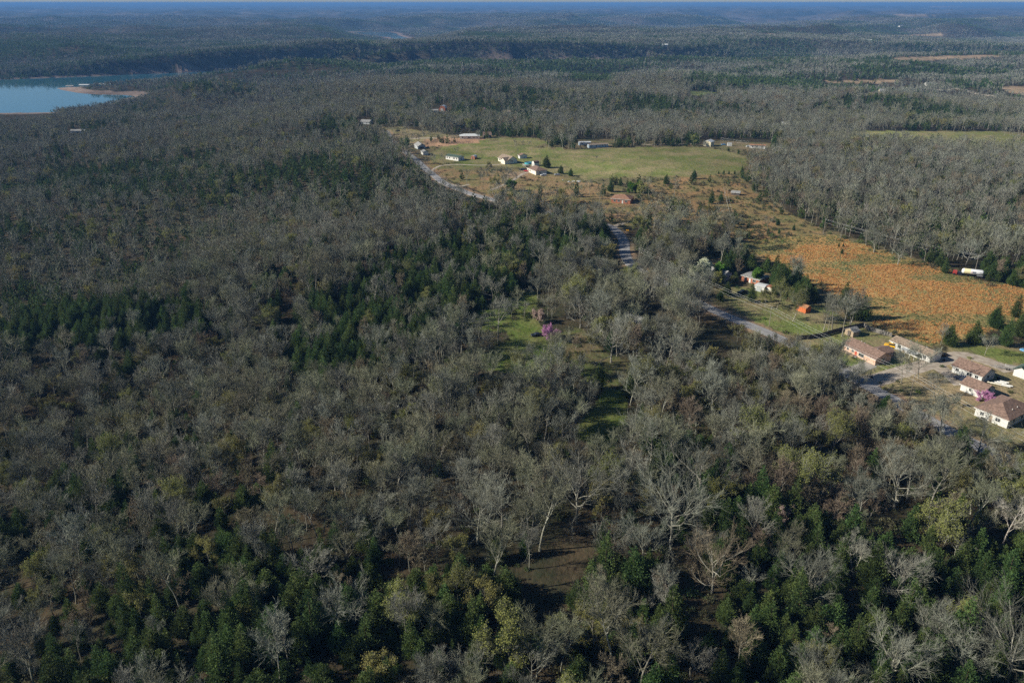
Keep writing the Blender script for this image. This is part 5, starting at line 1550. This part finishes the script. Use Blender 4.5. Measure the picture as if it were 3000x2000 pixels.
for a in [('lime', 2745, 1610, 11, 'large lime-green willow in the lower right woods'), ('limesmall', 2100, 840, 6, 'small lime tree right of the flowering tree'), ('fresh', 2218, 828, 5.5, 'bright green narrow tree before the brick house'), ('fresh', 1495, 560, 6.5, 'bright green tree among roadside bare trees'), ('fresh', 1850, 565, 6, 'bright green tree behind the rust-roofed house'), ('fresh', 1872, 566, 6.5, 'second bright green tree behind the rust-roofed house'), ('fresh', 2108, 815, 6, 'green tree beside the grey house'), ('redbud', 1612, 988, 3.5, 'magenta redbud in full bloom on the bright meadow'), ('redbud', 2878, 1172, 2.7, 'magenta redbud against the white cottage'), ('redbud', 2908, 1186, 2.5, 'rounder magenta redbud behind the corner house'), ('redbud', 2089, 824, 2.2, 'small magenta bush beside the grey house'), ('redbud', 1418, 328, 4, 'tiny magenta redbud in the far woods'),
          ('pink', 1578, 945, 4.5, 'pale pink blossom tree behind the meadow redbud'), ('pink', 2283, 1535, 5, 'pale blossom tree among lower right cedars'), ('white', 2056, 822, 7.5, 'white and green flowering tree before the grey house'), ('white', 2335, 1228, 4, 'white blossom bush in the brown thicket'), ('sycamore', 2935, 1600, 15, 'white leaning sycamore at the right edge'), ('twinsyc', 2398, 1330, 13, 'twin white-barked tree in the brown thicket'), ('sycamore', 2540, 660, 13, 'white-trunked sycamore at the scrub field woods edge'), ('sycamore', 2460, 640, 11, 'pale tree left of the white-trunked sycamore'), ('twinsyc', 1487, 530, 11, 'pale forked tree before the hipped house'), ('twinsyc', 2500, 1690, 12, 'crooked pale-barked pair of trees below the willow'), ('sycamore', 1960, 650, 12, 'pale leaning tree above the road bend')]:
    plant(*a)
for a in [('cedar4', 1602, 492, 10.5, 'large dark cedar right of the gambrel shed'), ('cedar1', 1643, 509, 7, 'dark cedar lower right of the large cedar'), ('cedar1', 1672, 516, 6, 'dusty cedar at the hay field corner'), ('cedar4', 1788, 562, 8, 'pair-topped cedar above the rust-roofed house'), ('cedar0', 1817, 546, 7, 'pointed cedar beside the hay field line'), ('cedar4', 1952, 540, 7.5, 'round cedar below the hay field'), ('cedar4', 2033, 524, 7, 'wide cedar on the hay field line'), ('cedar0', 2173, 511, 6.5, 'pointed cedar at the hay field corner'), ('cedar3', 2120, 510, 3.5, 'small bushy cedar on the fence line'), ('cedar3', 2135, 511, 3.2, 'second small cedar on the fence line'), ('cedar3', 2152, 511, 3.4, 'third small cedar on the fence line'), ('cedar3', 2105, 510, 2.6, 'tiny cedar on the fence line'), ('cedar2', 2083, 597, 10, 'tall cedar beside the collapsed shed'), ('cedar1', 2112, 590, 5.5, 'low cedar beside the tall scrub cedar'), ('cedar1', 2160, 658, 4, 'low dark cedar above the orange field'), ('cedar1', 2278, 660, 4.2, 'round cedar bush in the scrub field'), ('cedar3', 2325, 675, 4, 'small cedar near the orange field head'), ('cedar3', 2250, 685, 3.2, 'dark little cedar near the orange field head'), ('cedar3', 2282, 684, 3.4, 'second little cedar near the orange field head'),
          ('cedar3', 2466, 744, 3.2, 'lone small cedar in the orange field'), ('cedar3', 2457, 723, 2.4, 'tiny cedar in the orange field'), ('cedar3', 2470, 724, 2.4, 'tiny cedar beside another in the orange field'), ('cedar3', 2162, 726, 3, 'small cedar at the orange field tip'), ('cedar3', 2182, 729, 2.4, 'tiny cedar at the orange field tip'), ('cedar1', 2145, 724, 5, 'cedar at the thicket corner of the orange field'), ('cedar3', 2134, 444, 4.5, 'upper of three cedars at the field edge'), ('cedar3', 2163, 451, 4.5, 'middle of three cedars at the field edge'), ('cedar3', 2199, 455, 4.5, 'lowest of three cedars at the field edge'), ('cedar2', 2905, 812, 9, 'wide dark cedar right of the tank truck'), ('cedar2', 2765, 800, 8, 'cedar left of the tank truck'), ('cedar2', 2720, 770, 8.5, 'cedar at the orange field woods edge'),
          ('cedar4', 2780, 1012, 9, 'dark round cedar at the drive head'), ('cedar4', 2850, 1005, 9.5, 'broad dark cedar right of the drive head'), ('cedar2', 2945, 1015, 11, 'tall dark cedar above the tan lawn'), ('cedar4', 2985, 985, 11, 'dense dark cedar at the right field edge'), ('cedar4', 2915, 960, 10, 'rounded cedar at the orange field foot'), ('cedar2', 2975, 930, 10, 'upper dark cedar at the right field edge'), ('cedar4', 1865, 1125, 10.5, 'large olive-green cedar beside the shaded grass strip'), ('cedar1', 1930, 1120, 7.5, 'dark cedar right of the large olive-green cedar'), ('cedar2', 2470, 905, 12, 'cedar behind the orange shed with long shadow'), ('cedar4', 2500, 935, 12, 'cedar behind the tall ivy-hung tree'), ('cedar4', 2525, 935, 11, 'broad cedar by the fence corner shading the orange field'), ('cedar2', 2200, 885, 9, 'brownish cedar before the low brick house'), ('cedar1', 2130, 865, 6.5, 'bushy cedar left of the black pickup'), ('cedar1', 2110, 880, 5, 'low cedar at the road by the dirt mound'), ('cedar0', 1450, 900, 7, 'pointed cedar in the upper meadow'), ('cedar0', 1492, 920, 7.5, 'olive cedar in the upper meadow'), ('cedar0', 1765, 1600, 7.5, 'slim pale cedar at the dark clearing')]:
    plant(*a)
for k, (bx_, by_, kd, hh_) in enumerate([(1878, 822, 'oak2', 11), (1905, 838, 'vase', 11), (1940, 855, 'oak2', 12), (1972, 878, 'bare', 12), (2003, 893, 'oak2', 12), (2032, 908, 'vase', 11.5), (1890, 800, 'twin', 10), (1925, 822, 'bare', 10), (1960, 842, 'twin', 11)]):
    plant(kd, bx_, by_, hh_, '%s bare tree hiding the road between the bend and the lawn' % ['first', 'second', 'third', 'fourth', 'fifth', 'sixth', 'upper first', 'upper second', 'upper third'][k])
# trees lining the lower edge of the far road
ORD = 'first second third fourth fifth sixth seventh eighth ninth tenth eleventh twelfth thirteenth fourteenth fifteenth sixteenth'.split()
for k, q in enumerate([w_ + r_ for r_ in ('', ' inner') for w_ in ORD]):
    fx = 1448 + (k % 16) * 21 + (10 if k > 15 else 0)
    fy = float(np.interp(fx, [a_ for a_, _ in ROAD_PX[:14]], [b_ for _, b_ in ROAD_PX[:14]])) + (rnd.uniform(20, 36) if k < 16 else rnd.uniform(7, 14))
    plant(('bare', 'vase', 'twin', 'cedar2', 'budtall', 'vase', 'cedar1')[k % 7], fx + rnd.uniform(-7, 7), fy, rnd.uniform(8, 13), '%s tree of the row below the far road, counted from its far end' % q)
# shrubs, bins and tanks about the yards
for k, (bx_, by_, sc_, lab) in enumerate([(2500, 1050, .8, 'round shrub before the red door of the ranch house'), (2508, 1055, .7, 'second shrub along the ranch house front'), (2522, 1062, .8, 'shrub at the garage corner of the ranch house'), (2448, 985, .7, 'dark round bush on the lawn by the fence'), (2760, 1075, 1.0, 'orange-brown bush at the gravel fork'), (2690, 1150, .9, 'brush clump right of the tall pole'), (2612, 1150, 1.2, 'olive bush by the road below the pole'), (2590, 1140, 1.0, 'second olive bush by the road'),
                                         (2870, 1172, .8, 'low green bush at the cottage wall'), (2925, 1240, 1.3, 'yellow-green bush at the corner house'), (2880, 1228, .9, 'bush before the corner house door'), (2330, 985, 1.3, 'reddish-brown bush left of the dark fence'), (2300, 975, 1.5, 'large brown bush at the road verge'), (2240, 935, 1.0, 'green bush below the lawn pole'), (2480, 1000, .8, 'bush beside the tan hut'), (2840, 1050, 1.0, 'bush at the bend of the gravel drive'), (2960, 1150, 1.0, 'bush on the tan lawn by the pontoons'), (2420, 1040, 1.3, 'shaded bush left of the ranch house')]):
    p = at(bx_, by_)
    t = thing('shrub', lab, 'shrub', p, k * 1.3, 'yard shrubs')
    t.scale = (sc_,) * 3
    tw_, lf_ = bush(1200 + k, 1.1, 150, .24)
    tw_.obj('stems', TWIGB, t)
    lf_.obj('foliage', (BRUSHG, FRESH, BRUSHM, OLIVE)[k % 4], t)
for k, (bx_, by_, lab) in enumerate([(2552, 1108, 'dark bin at the mouth of the gravel drive'), (2765, 1058, 'dark bin near the black pickup'), (2925, 1112, 'bin behind the white house')]):
    p = at(bx_, by_)
    t = thing('trash_bin', lab, 'bin', p, k * .9, 'wheeled bins')
    MB().box(-.32, .32, -.35, .35, .1, 1.0, -.05, -.05).obj('body', BLACKP, t)
    MB().box(-.39, .39, -.42, .42, 1.003, 1.1, .1, .1).obj('lid', DKBLUE, t)
    for s in (-.3, .3):
        MB().tube([(s - .04, .36, .13), (s + .04, .36, .13)], .13, 8).obj('wheel', RUBBER, t)
# broken snag
p = at(2268, 1308)
t = thing('dead_tree', 'broken pale snag with jagged limbs in the brown thicket', 'tree', p)
MB().tube([(0, 0, -.3), (.1, 0, 3.2), (.3, .1, 5.0)], [.38, .32, .2], 7).obj('trunk', PALE, t)
for k, (dx_, dy_, z0, z1) in enumerate([(-1.6, .3, 2.4, 6.0), (1.9, 0, 2.8, 6.8), (.3, .8, 4.5, 8.6), (2.4, -.6, 3.6, 5.4), (-.6, -.6, 3.6, 6.6)]):
    MB().tube([(.1, 0, z0), (dx_ * .5, dy_ * .5, (z0 + z1) / 2), (dx_, dy_, z1)], [.19, .13, .05], 5).obj('limb', PALE, t)
p = Vector((*plane(345, 296, WATER_Z), WATER_Z))
t = thing('drowned_tree', 'dead bare tree standing in the lake cove', 'tree', p)
dead = bare(801, H=13, width=11, clear=.2, limbs=8, wide=.9, dens=.4, lod=1)
dead[0].obj('trunk', BARK, t)
dead[1].obj('crown', TWIG, t)

# tall dry grass of the orange field
def tuft(seed, n_=9, h=.5):
    r = random.Random(seed)
    mb = MB()
    for _ in range(n_):
        b_ = Vector((r.gauss(0, .16), r.gauss(0, .16), -.05))
        strip(mb, [b_, b_ + Vector((r.gauss(0, .1), r.gauss(0, .1), h * .6)), b_ + Vector((r.gauss(0, .25), r.gauss(0, .25), h * r.uniform(.8, 1.2)))], .16, r)
    return mb


SEDGE = leaf_mat('grass_orange', (.64, .335, .122), (.54, .29, .11), .14)
DRYG = leaf_mat('grass_green', (.24, .25, .10), (.16, .18, .07), .25)
pa = [at(*q) for q in ORANGE]
x0, x1, y0, y1 = min(q.x for q in pa), min(max(q.x for q in pa), 300), min(q.y for q in pa), max(q.y for q in pa)
g = np.random.default_rng(5)
nn = int((x1 - x0) * (y1 - y0) * 1.1)
X, Y = g.uniform(x0, x1, nn), g.uniform(y0, y1, nn)
Z = hgt(X, Y)
px_, py_ = proj(X, Y, Z)
ins = in_poly(ORANGE, px_ + 8 * vnoise(X / 6, Y / 6), py_ + 5 * vnoise(X / 6 + 9, Y / 6))
X, Y, Z = X[ins], Y[ins], Z[ins]
px_, py_ = proj(X, Y, Z)
gr = 1.25 * fbm(X / 34 + 3, Y / 15 + 8, 3) + g.normal(0, .07, len(X)) + .16 * smooth(2600, 2950, px_) + .2 * smooth(850, 960, py_) > .06
s = g.uniform(.6, 1.3, len(X))
tm = [tuft(900 + k) for k in range(3)]
print('tufts', len(X))
scatter('dry_grass', 'orange dry broom grass with green patches over the field', 'grass', [m_.mesh('tuft', SEDGE) for m_ in tm] + [m_.mesh('tuft', DRYG) for m_ in tm], np.stack([X, Y, Z], -1), np.stack([0 * s, 0 * s, g.uniform(0, 6.28, len(X))], -1), np.stack([s, s, s * np.where(gr, .7, 1)], -1), g.integers(0, 3, len(X)) + np.where(gr, 3, 0))

# ------------------------------------------------------------------ the woods
def region_words(px, py):
    a = 'left edge' if px < 500 else 'left side' if px < 1100 else 'middle' if px < 1750 else 'right side' if px < 2450 else 'right edge'
    b = 'bottom row' if py > 1800 else 'second row up' if py > 1620 else 'third row up' if py > 1450 else 'fourth row up' if py > 1280 else 'upper rows'
    return a, b


def put_near(name, cat, protos, mats, words_, sel, X, Y, Z, RZ, SC, K, group, what):
    made = {}
    for i in sel:
        k = int(K[i])
        px, py = proj(X[i], Y[i], Z[i] + 5)
        a, b_ = region_words(float(px), float(py))
        lab = None
        for nx in NEXT[i]:
            lab = '%s %s %s, %s, %s' % (words_[k], what, nx, a, b_)
            if lab not in USED:
                break
        USED.add(lab)
        s = float(SC[i])
        if k not in made:
            made[k] = tree_thing(name, lab, cat, protos[k], mats[k] if isinstance(mats, list) else mats, (X[i], Y[i], Z[i]), RZ[i], s, group)
        else:
            copy_thing(made[k], (X[i], Y[i], Z[i]), RZ[i], s, lab, group)


X, Y, g = grow_candidates(70, 440, 5.3, 21)
X2, Y2, g2 = grow_candidates(70, 440, 3.9, 22)              # evergreen stands are closer set
Z2 = hgt(X2, Y2)
w2 = (ever_share(X2, Y2, Z2) > .52) & (g2.random(X2.shape) < .62)
n1_ = len(X)
X, Y = np.concatenate([X, X2[w2]]), np.concatenate([Y, Y2[w2]])
Z = hgt(X, Y)
hh = np.full(X.shape, 11.0)
pe = ever_share(X, Y, Z)
is_c = g.random(X.shape) < pe
is_c[n1_:] = True
hh[is_c] = 6.5
ok = kept(X, Y, Z, hh)
sp = sparse_share(X, Y, Z)
md_ = in_poly(MEADOW_A, *proj(X, Y, Z))
ok &= ~sp | (g.random(X.shape) < np.where(md_, .42, .2))
gap = fbm(X / 26 + 50, Y / 26 + 3, 2)
ok &= (gap > -0.55) | is_c
X, Y, Z, is_c, sp = X[ok], Y[ok], Z[ok], is_c[ok], sp[ok]
n_ = len(X)
RZ = g.uniform(0, 6.283, n_)
SC = np.clip(g.normal(.98, .2, n_), .5, 1.4)
SC[sp] *= 0.75
px_, py_ = proj(X, Y, Z + 6)
thick = in_poly([(1950, 1160), (2300, 1120), (2560, 1250), (2700, 1450), (2450, 1520), (2100, 1420), (1950, 1300)], px_, py_)
u = g.random(n_)
kind = np.where(is_c, 1, 0)                                   # 0 bare, 1 cedar, 2 brown, 3 budding
kind = np.where((kind == 0) & (u < np.where(thick, 0.55, 0.10)), 2, kind)
kind = np.where((kind == 0) & (u > np.where(px_ > 1500, 0.82, 0.91)), 3, kind)
SC[kind == 1] = np.clip(g.normal(.95, .26, (kind == 1).sum()), .45, 1.55)
inview = (px_ > -40) & (px_ < 3040) & (py_ < 2040) & (Y > 60)
dist = np.hypot(np.hypot(X, Y), CAM_H)
BARE_ALL = BARE_N + TWIN_N
NB = len(BARE_ALL)
K = np.zeros(n_, int)
for kd, cnt in ((0, NB), (1, len(CEDAR_N)), (2, len(BROWN_N)), (3, len(BUD_N))):
    K[kind == kd] = g.integers(0, cnt, (kind == kd).sum())
WORDS = [['tall narrow', 'round-crowned', 'very tall straight', 'short crooked', 'broad-crowned', 'small thin', 'leaning slender', 'sapling-like', 'towering', 'low spreading', 'whip-thin', 'twin-stemmed', 'low twin-stemmed'], ['pointed', 'squat many-topped', 'tall two-topped', 'small slim', 'broad bushy'], ['taller', 'lower'], ['medium', 'tall', 'small']]
NOUN = ['bare tree', 'cedar', 'brown-twigged tree', 'budding tree']
NEXT, USED = {}, set()
for i in np.where(inview & (dist < 340))[0]:
    d2 = (X - X[i]) ** 2 + (Y - Y[i]) ** 2
    d2[i] = 1e9
    NEXT[i] = []
    for j in np.argsort(d2)[:6]:
        side = 'left of' if px_[i] < px_[j] - 15 else 'right of' if px_[i] > px_[j] + 15 else 'behind' if Y[i] > Y[j] else 'in front of'
        NEXT[i].append('%s a %s %s' % (side, WORDS[kind[j]][K[j]].split()[0], NOUN[kind[j]].split()[-1]))
near = np.zeros(n_, bool)
BMATS = [(BARK, TWIGO if k in (1, 3, 5, 8, 11) else TWIGB if k in (7, 10) else TWIG, OLIVE) for k in range(NB)]
for kd, most in ((0, 300), (1, 300), (2, 130), (3, 110)):
    w = np.where((kind == kd) & inview & (dist < 340))[0]
    w = w[np.argsort(dist[w])][:most]
    near[w] = True
    if kd == 0:
        put_near('bare_tree', 'tree', BARE_ALL, BMATS, WORDS[0], w, X, Y, Z, RZ, SC, K, 'bare trees of the near woods', 'bare tree')
    elif kd == 1:
        put_near('cedar_tree', 'tree', CEDAR_N, (CEDART, CEDAR), WORDS[1], w, X, Y, Z, RZ, SC, K, 'cedars of the near woods', 'dark green cedar')
    elif kd == 2:
        put_near('brown_tree', 'tree', BROWN_N, (BARK, TWIGB), WORDS[2], w, X, Y, Z, RZ, SC, K, 'brownish thicket trees of the near woods', 'brown-twigged bare tree')
    else:
        put_near('budding_tree', 'tree', BUD_N, (BARK, TWIG, OLIVE), WORDS[3], w, X, Y, Z, RZ, SC, K, 'budding trees of the near woods', 'olive budding tree')
print('near woods', n_, [int((kind == k).sum()) for k in range(4)], int(near.sum()))

protos0 = [joined('wood', q[:2], BMATS[k]) for k, q in enumerate(BARE_ALL)] + [joined('wood', p[:2], (CEDART, CEDAR)) for p in CEDAR_N] + [joined('wood', p[:2], (BARK, TWIGB)) for p in BROWN_N] + [joined('wood', p, (BARK, TWIG, OLIVE)) for p in BUD_N]
offs = np.array([0, NB, NB + len(CEDAR_N), NB + len(CEDAR_N) + len(BROWN_N)])
r_ = ~near
scatter('forest', 'bare and evergreen woods behind the near trees', 'forest', protos0, np.stack([X, Y, Z], -1)[r_], np.stack([0 * RZ, 0 * RZ, RZ], -1)[r_], np.stack([SC] * 3, -1)[r_], (K + offs[kind])[r_])

# undergrowth beneath them: brush, saplings, dead leaves on low twigs
X, Y, g = grow_candidates(70, 520, 3.5, 33)
Z = hgt(X, Y)
ok = kept(X, Y, Z, np.full(X.shape, 1.2))
dn = fbm(X / 22, Y / 22 + 9, 2)
ok &= dn > g.uniform(-.3, .4, X.shape)
X, Y, Z = X[ok], Y[ok], Z[ok]
n_ = len(X)
bs = [bush(500 + k, R, nn, sz) for k, (R, nn, sz) in enumerate([(1.3, 130, .26), (1.0, 110, .22), (1.7, 170, .3)])]
bp_ = [joined('brush', b_, (TWIGB, BRUSHM)) for b_ in bs] + [joined('brush', b_, (TWIGO, BRUSHG)) for b_ in bs[:2]]
s = np.clip(g.normal(.95, .35, n_), .4, 2.1)
scatter('undergrowth', 'low brown brush and saplings under the trees', 'undergrowth', bp_, np.stack([X, Y, Z], -1), np.stack([0 * s, 0 * s, g.uniform(0, 6.28, n_)], -1), np.stack([s, s, s * g.uniform(.7, 1.3, n_)], -1), g.choice(5, n_, p=[.22, .18, .14, .24, .22]))

# shrubs and weeds over the rough ground of the clearing
X, Y, g = grow_candidates(300, 760, 3.0, 35)
Z = hgt(X, Y)
px_, py_ = proj(X, Y, Z)
w = np.zeros(X.shape)
w[in_poly(PLATEAU, px_, py_)] = .22
w[in_poly(YARD_D, px_, py_)] = .10
w[in_poly(SCRUB, px_, py_)] = .45
for q in (HAY, LAWN, ORANGE):
    w[in_poly(q, px_, py_)] = 0
io_ = in_poly(ORANGE, px_, py_)
w[io_ & (fbm(X / 25, Y / 25, 2) > .3)] = .08
w[io_ & (dist_poly(ORANGE, px_, py_) < 16)] = .22
ok = (g.random(X.shape) < w * (1 + 1.4 * fbm(X / 18 + 2, Y / 18, 2))) & (dist_poly([(p.x, p.y) for p in ROAD_W], X, Y, False) > 5)
for sx_, sy_, sr in SPOTS:
    ok &= (X - sx_) ** 2 + (Y - sy_) ** 2 > min(sr, 5) ** 2
X, Y, Z = X[ok], Y[ok], Z[ok]
n_ = len(X)
s = g.uniform(.45, 1.3, n_)
print('shrubs', n_)
scatter('shrubbery', 'low brown and olive shrubs over the rough clearing', 'shrubs', bp_, np.stack([X, Y, Z], -1), np.stack([0 * s, 0 * s, g.uniform(0, 6.28, n_)], -1), np.stack([s, s, s * g.uniform(.7, 1.5, n_)], -1), g.choice(5, n_, p=[.26, .24, .2, .17, .13]))

# middle distance: simpler trees
mid = [bare(600 + k, H=h, width=w, clear=c, limbs=7, wide=wd, lod=1) for k, (h, w, c, wd) in enumerate([(14.5, 7.5, .4, .62), (13, 8.5, .35, .78), (12, 7.5, .33, .7), (14, 9, .32, .8), (11, 6, .4, .6)])]
midc = [cedar(640 + k, H=h, width=w, n_=330, size=.6, heads=hd, lod=1) for k, (h, w, hd) in enumerate([(8.5, 4.6, 1), (7, 4.8, 2), (10, 5.2, 3)])]
midb = [bare(660 + k, H=10, width=7, clear=.3, limbs=6, wide=.75, lod=1, leaf=1, leafn=1, leafsize=.42) for k in range(2)]
protos1 = [joined('mid_wood', p[:2], (BARK, TWIGO if k in (1, 4) else TWIG)) for k, p in enumerate(mid)] + [joined('mid_wood', p[:2], (CEDART, CEDAR)) for p in midc] + [joined('mid_wood', p, (BARK, TWIG, OLIVE)) for p in midb] + [joined('mid_wood', mid[2][:2], (BARK, TWIGB))]
X, Y, g = grow_candidates(440, 1480, 6.4, 41)
Z = hgt(X, Y)
pe = ever_share(X, Y, Z)
is_c = g.random(X.shape) < pe
ok = kept(X, Y, Z, np.where(is_c, 6.0, 11.0))
ok &= ~sparse_share(X, Y, Z) | (g.random(X.shape) < 0.16)
X, Y, Z, is_c = X[ok], Y[ok], Z[ok], is_c[ok]
n_ = len(X)
u = g.random(n_)
tone = fbm(X / 110 + 21, Y / 110 + 5, 3) + g.normal(0, .12, n_)
K = np.where(is_c, 5 + g.integers(0, 3, n_), np.where(tone > 0, g.choice([0, 2, 3], n_), g.choice([1, 4, 3], n_)))
K = np.where(~is_c & (u < .08), 8 + g.integers(0, 2, n_), K)
K = np.where(~is_c & (u > .93 - .5 * np.clip(tone - .1, 0, .5)), 10, K)
SC = np.where(is_c, g.uniform(.65, 1.25, n_), g.uniform(.8, 1.18, n_))
RZ = g.uniform(0, 6.283, n_)
print('middle woods', n_)
scatter('distant_forest', 'grey leafless woods with dark cedars across the middle distance', 'forest', protos1, np.stack([X, Y, Z], -1), np.stack([0 * RZ, 0 * RZ, RZ], -1), np.stack([SC] * 3, -1), K)


# far off: stands of small trees
def stand(seed, size, count, share, blade=(0.55, 16), hgt_=11.0):
    r = random.Random(seed)
    tw, lf, bk = MB(), MB(), MB()
    for _ in range(count):
        p = Vector((r.uniform(-.5, .5) * size, r.uniform(-.5, .5) * size, -0.5))
        if r.random() < share:
            H, R = r.uniform(5, 10), r.uniform(1.7, 2.9)
            for j in range(int(blade[1] * 0.9)):
                t = r.random() ** 1.3
                a = r.random() * 6.28
                q = p + Vector((math.cos(a) * R * (1 - t) ** .8, math.sin(a) * R * (1 - t) ** .8, 0.6 + t * H))
                ax = Vector((math.cos(a) * .5, math.sin(a) * .5, 1)) * r.uniform(.8, 1.5) + rvec(r) * .3
                s = ax.cross(rvec(r)).normalized() * r.uniform(.5, .9)
                lf.add([q - ax * .6, q + s, q + ax, q - s], [(0, 1, 2, 3)])
        else:
            H, R = hgt_ * r.uniform(.75, 1.25), r.uniform(2.6, 4.4)
            top = p + UP * H * .55
            strip(bk, [p, p + UP * H * .4, p + UP * H * .9], .3, r)
            for j in range(blade[1]):
                a, t = r.random() * 6.28, r.uniform(.0, 1)
                o = Vector((math.cos(a) * R * t ** .5, math.sin(a) * R * t ** .5, 0))
                e = top + o + UP * (H * .45 * (1 - .5 * t) * r.uniform(.7, 1.05))
                s_ = top - UP * r.uniform(0, 2) + o * .35
                strip(tw, [s_, s_.lerp(e, .5) + rvec(r) * .2, e], blade[0] * r.uniform(.6, 1.3), r)
    return joined('stand', (bk, tw, lf), (BARK, TWIG, CEDAR))


def stands(name, label, r_in, r_out, size, count, seed, blade):
    protos = [stand(seed + k, size * 1.12, count, s, blade) for k, s in enumerate((.03, .03, .10, .10, .3, .3, .7, .7, .95, .95))]
    X, Y, g = grow_candidates(r_in, r_out, size * .93, seed)
    Z = hgt(X, Y)
    ok = kept(X, Y, Z, np.full(X.shape, 6.0))
    X, Y, Z = X[ok], Y[ok], Z[ok]
    e = size * .5
    sx_, sy_ = (hgt(X + e, Y) - hgt(X - e, Y)) / size, (hgt(X, Y + e) - hgt(X, Y - e)) / size
    pe = np.clip(ever_share(X, Y, Z) + g.normal(0, .08, X.shape), 0, .99)
    K = np.digitize(pe, [.06, .22, .5, .82]) * 2 + g.integers(0, 2, len(X))
    rz = g.integers(0, 4, len(X)) * (math.pi / 2)
    rot = []
    for a, b_, z in zip(sx_, sy_, rz):
        a, b_ = max(-.9, min(.9, a)), max(-.9, min(.9, b_))
        q = Vector((-a, -b_, 1)).normalized()
        rot.append((Vector((0, 0, 1)).rotation_difference(q).to_matrix() @ Matrix.Rotation(z, 3, 'Z')).to_euler()[:])
    s = g.uniform(.92, 1.12, len(X))
    print(name, len(X))
    scatter(name, label, 'forest', protos, np.stack([X, Y, Z], -1), np.array(rot), np.stack([s] * 3, -1), K)


stands('far_forest', 'hazy grey woods and dark bluff across the river', 1480, 3300, 22.0, 9, 71, (.28, 24))
# extra trees on the steep face of the bluff
X, Y, g = grow_candidates(1900, 3500, 6.8, 57)
Z = hgt(X, Y)
sl = np.hypot(hgt(X + 8, Y) - hgt(X - 8, Y), hgt(X, Y + 8) - hgt(X, Y - 8)) / 16
ok = (sl > .2) & (dist_poly(LAKE, X, Y) < 230) & ~in_poly(LAKE, X, Y) & (Z > WATER_Z + 1.5)
X, Y, Z = X[ok], Y[ok], Z[ok]
n_ = len(X)
K = np.where(g.random(n_) < .78, 5 + g.integers(0, 3, n_), g.integers(0, 5, n_))  # mostly cedars, their dark colour carrying the shade of the face
SC, RZ = g.uniform(.8, 1.4, n_), g.uniform(0, 6.28, n_)
print('bluff', n_)
scatter('bluff_forest', 'dark wooded river bluff', 'forest', protos1, np.stack([X, Y, Z], -1), np.stack([0 * RZ, 0 * RZ, RZ], -1), np.stack([SC] * 3, -1), K)
stands('hill_forest', 'blue wooded hills towards the skyline', 3300, 8200, 52.0, 30, 91, (.55, 13))

# ------------------------------------------------------------------ air
hz = bpy.data.materials.new('haze')
hz.use_nodes = True
hz.node_tree.nodes.remove(hz.node_tree.nodes['Principled BSDF'])
pv = hz.node_tree.nodes.new('ShaderNodeVolumePrincipled')
pv.inputs['Color'].default_value = (0.15, 0.34, 0.70, 1)
pv.inputs['Density'].default_value = 8.5e-5
pv.inputs['Anisotropy'].default_value = 0.0
hz.node_tree.links.new(pv.outputs[0], hz.node_tree.nodes['Material Output'].inputs['Volume'])
tag(MB().box(-64000, 64000, -64000, 64000, -70, 140).obj('haze', hz), kind='stuff')
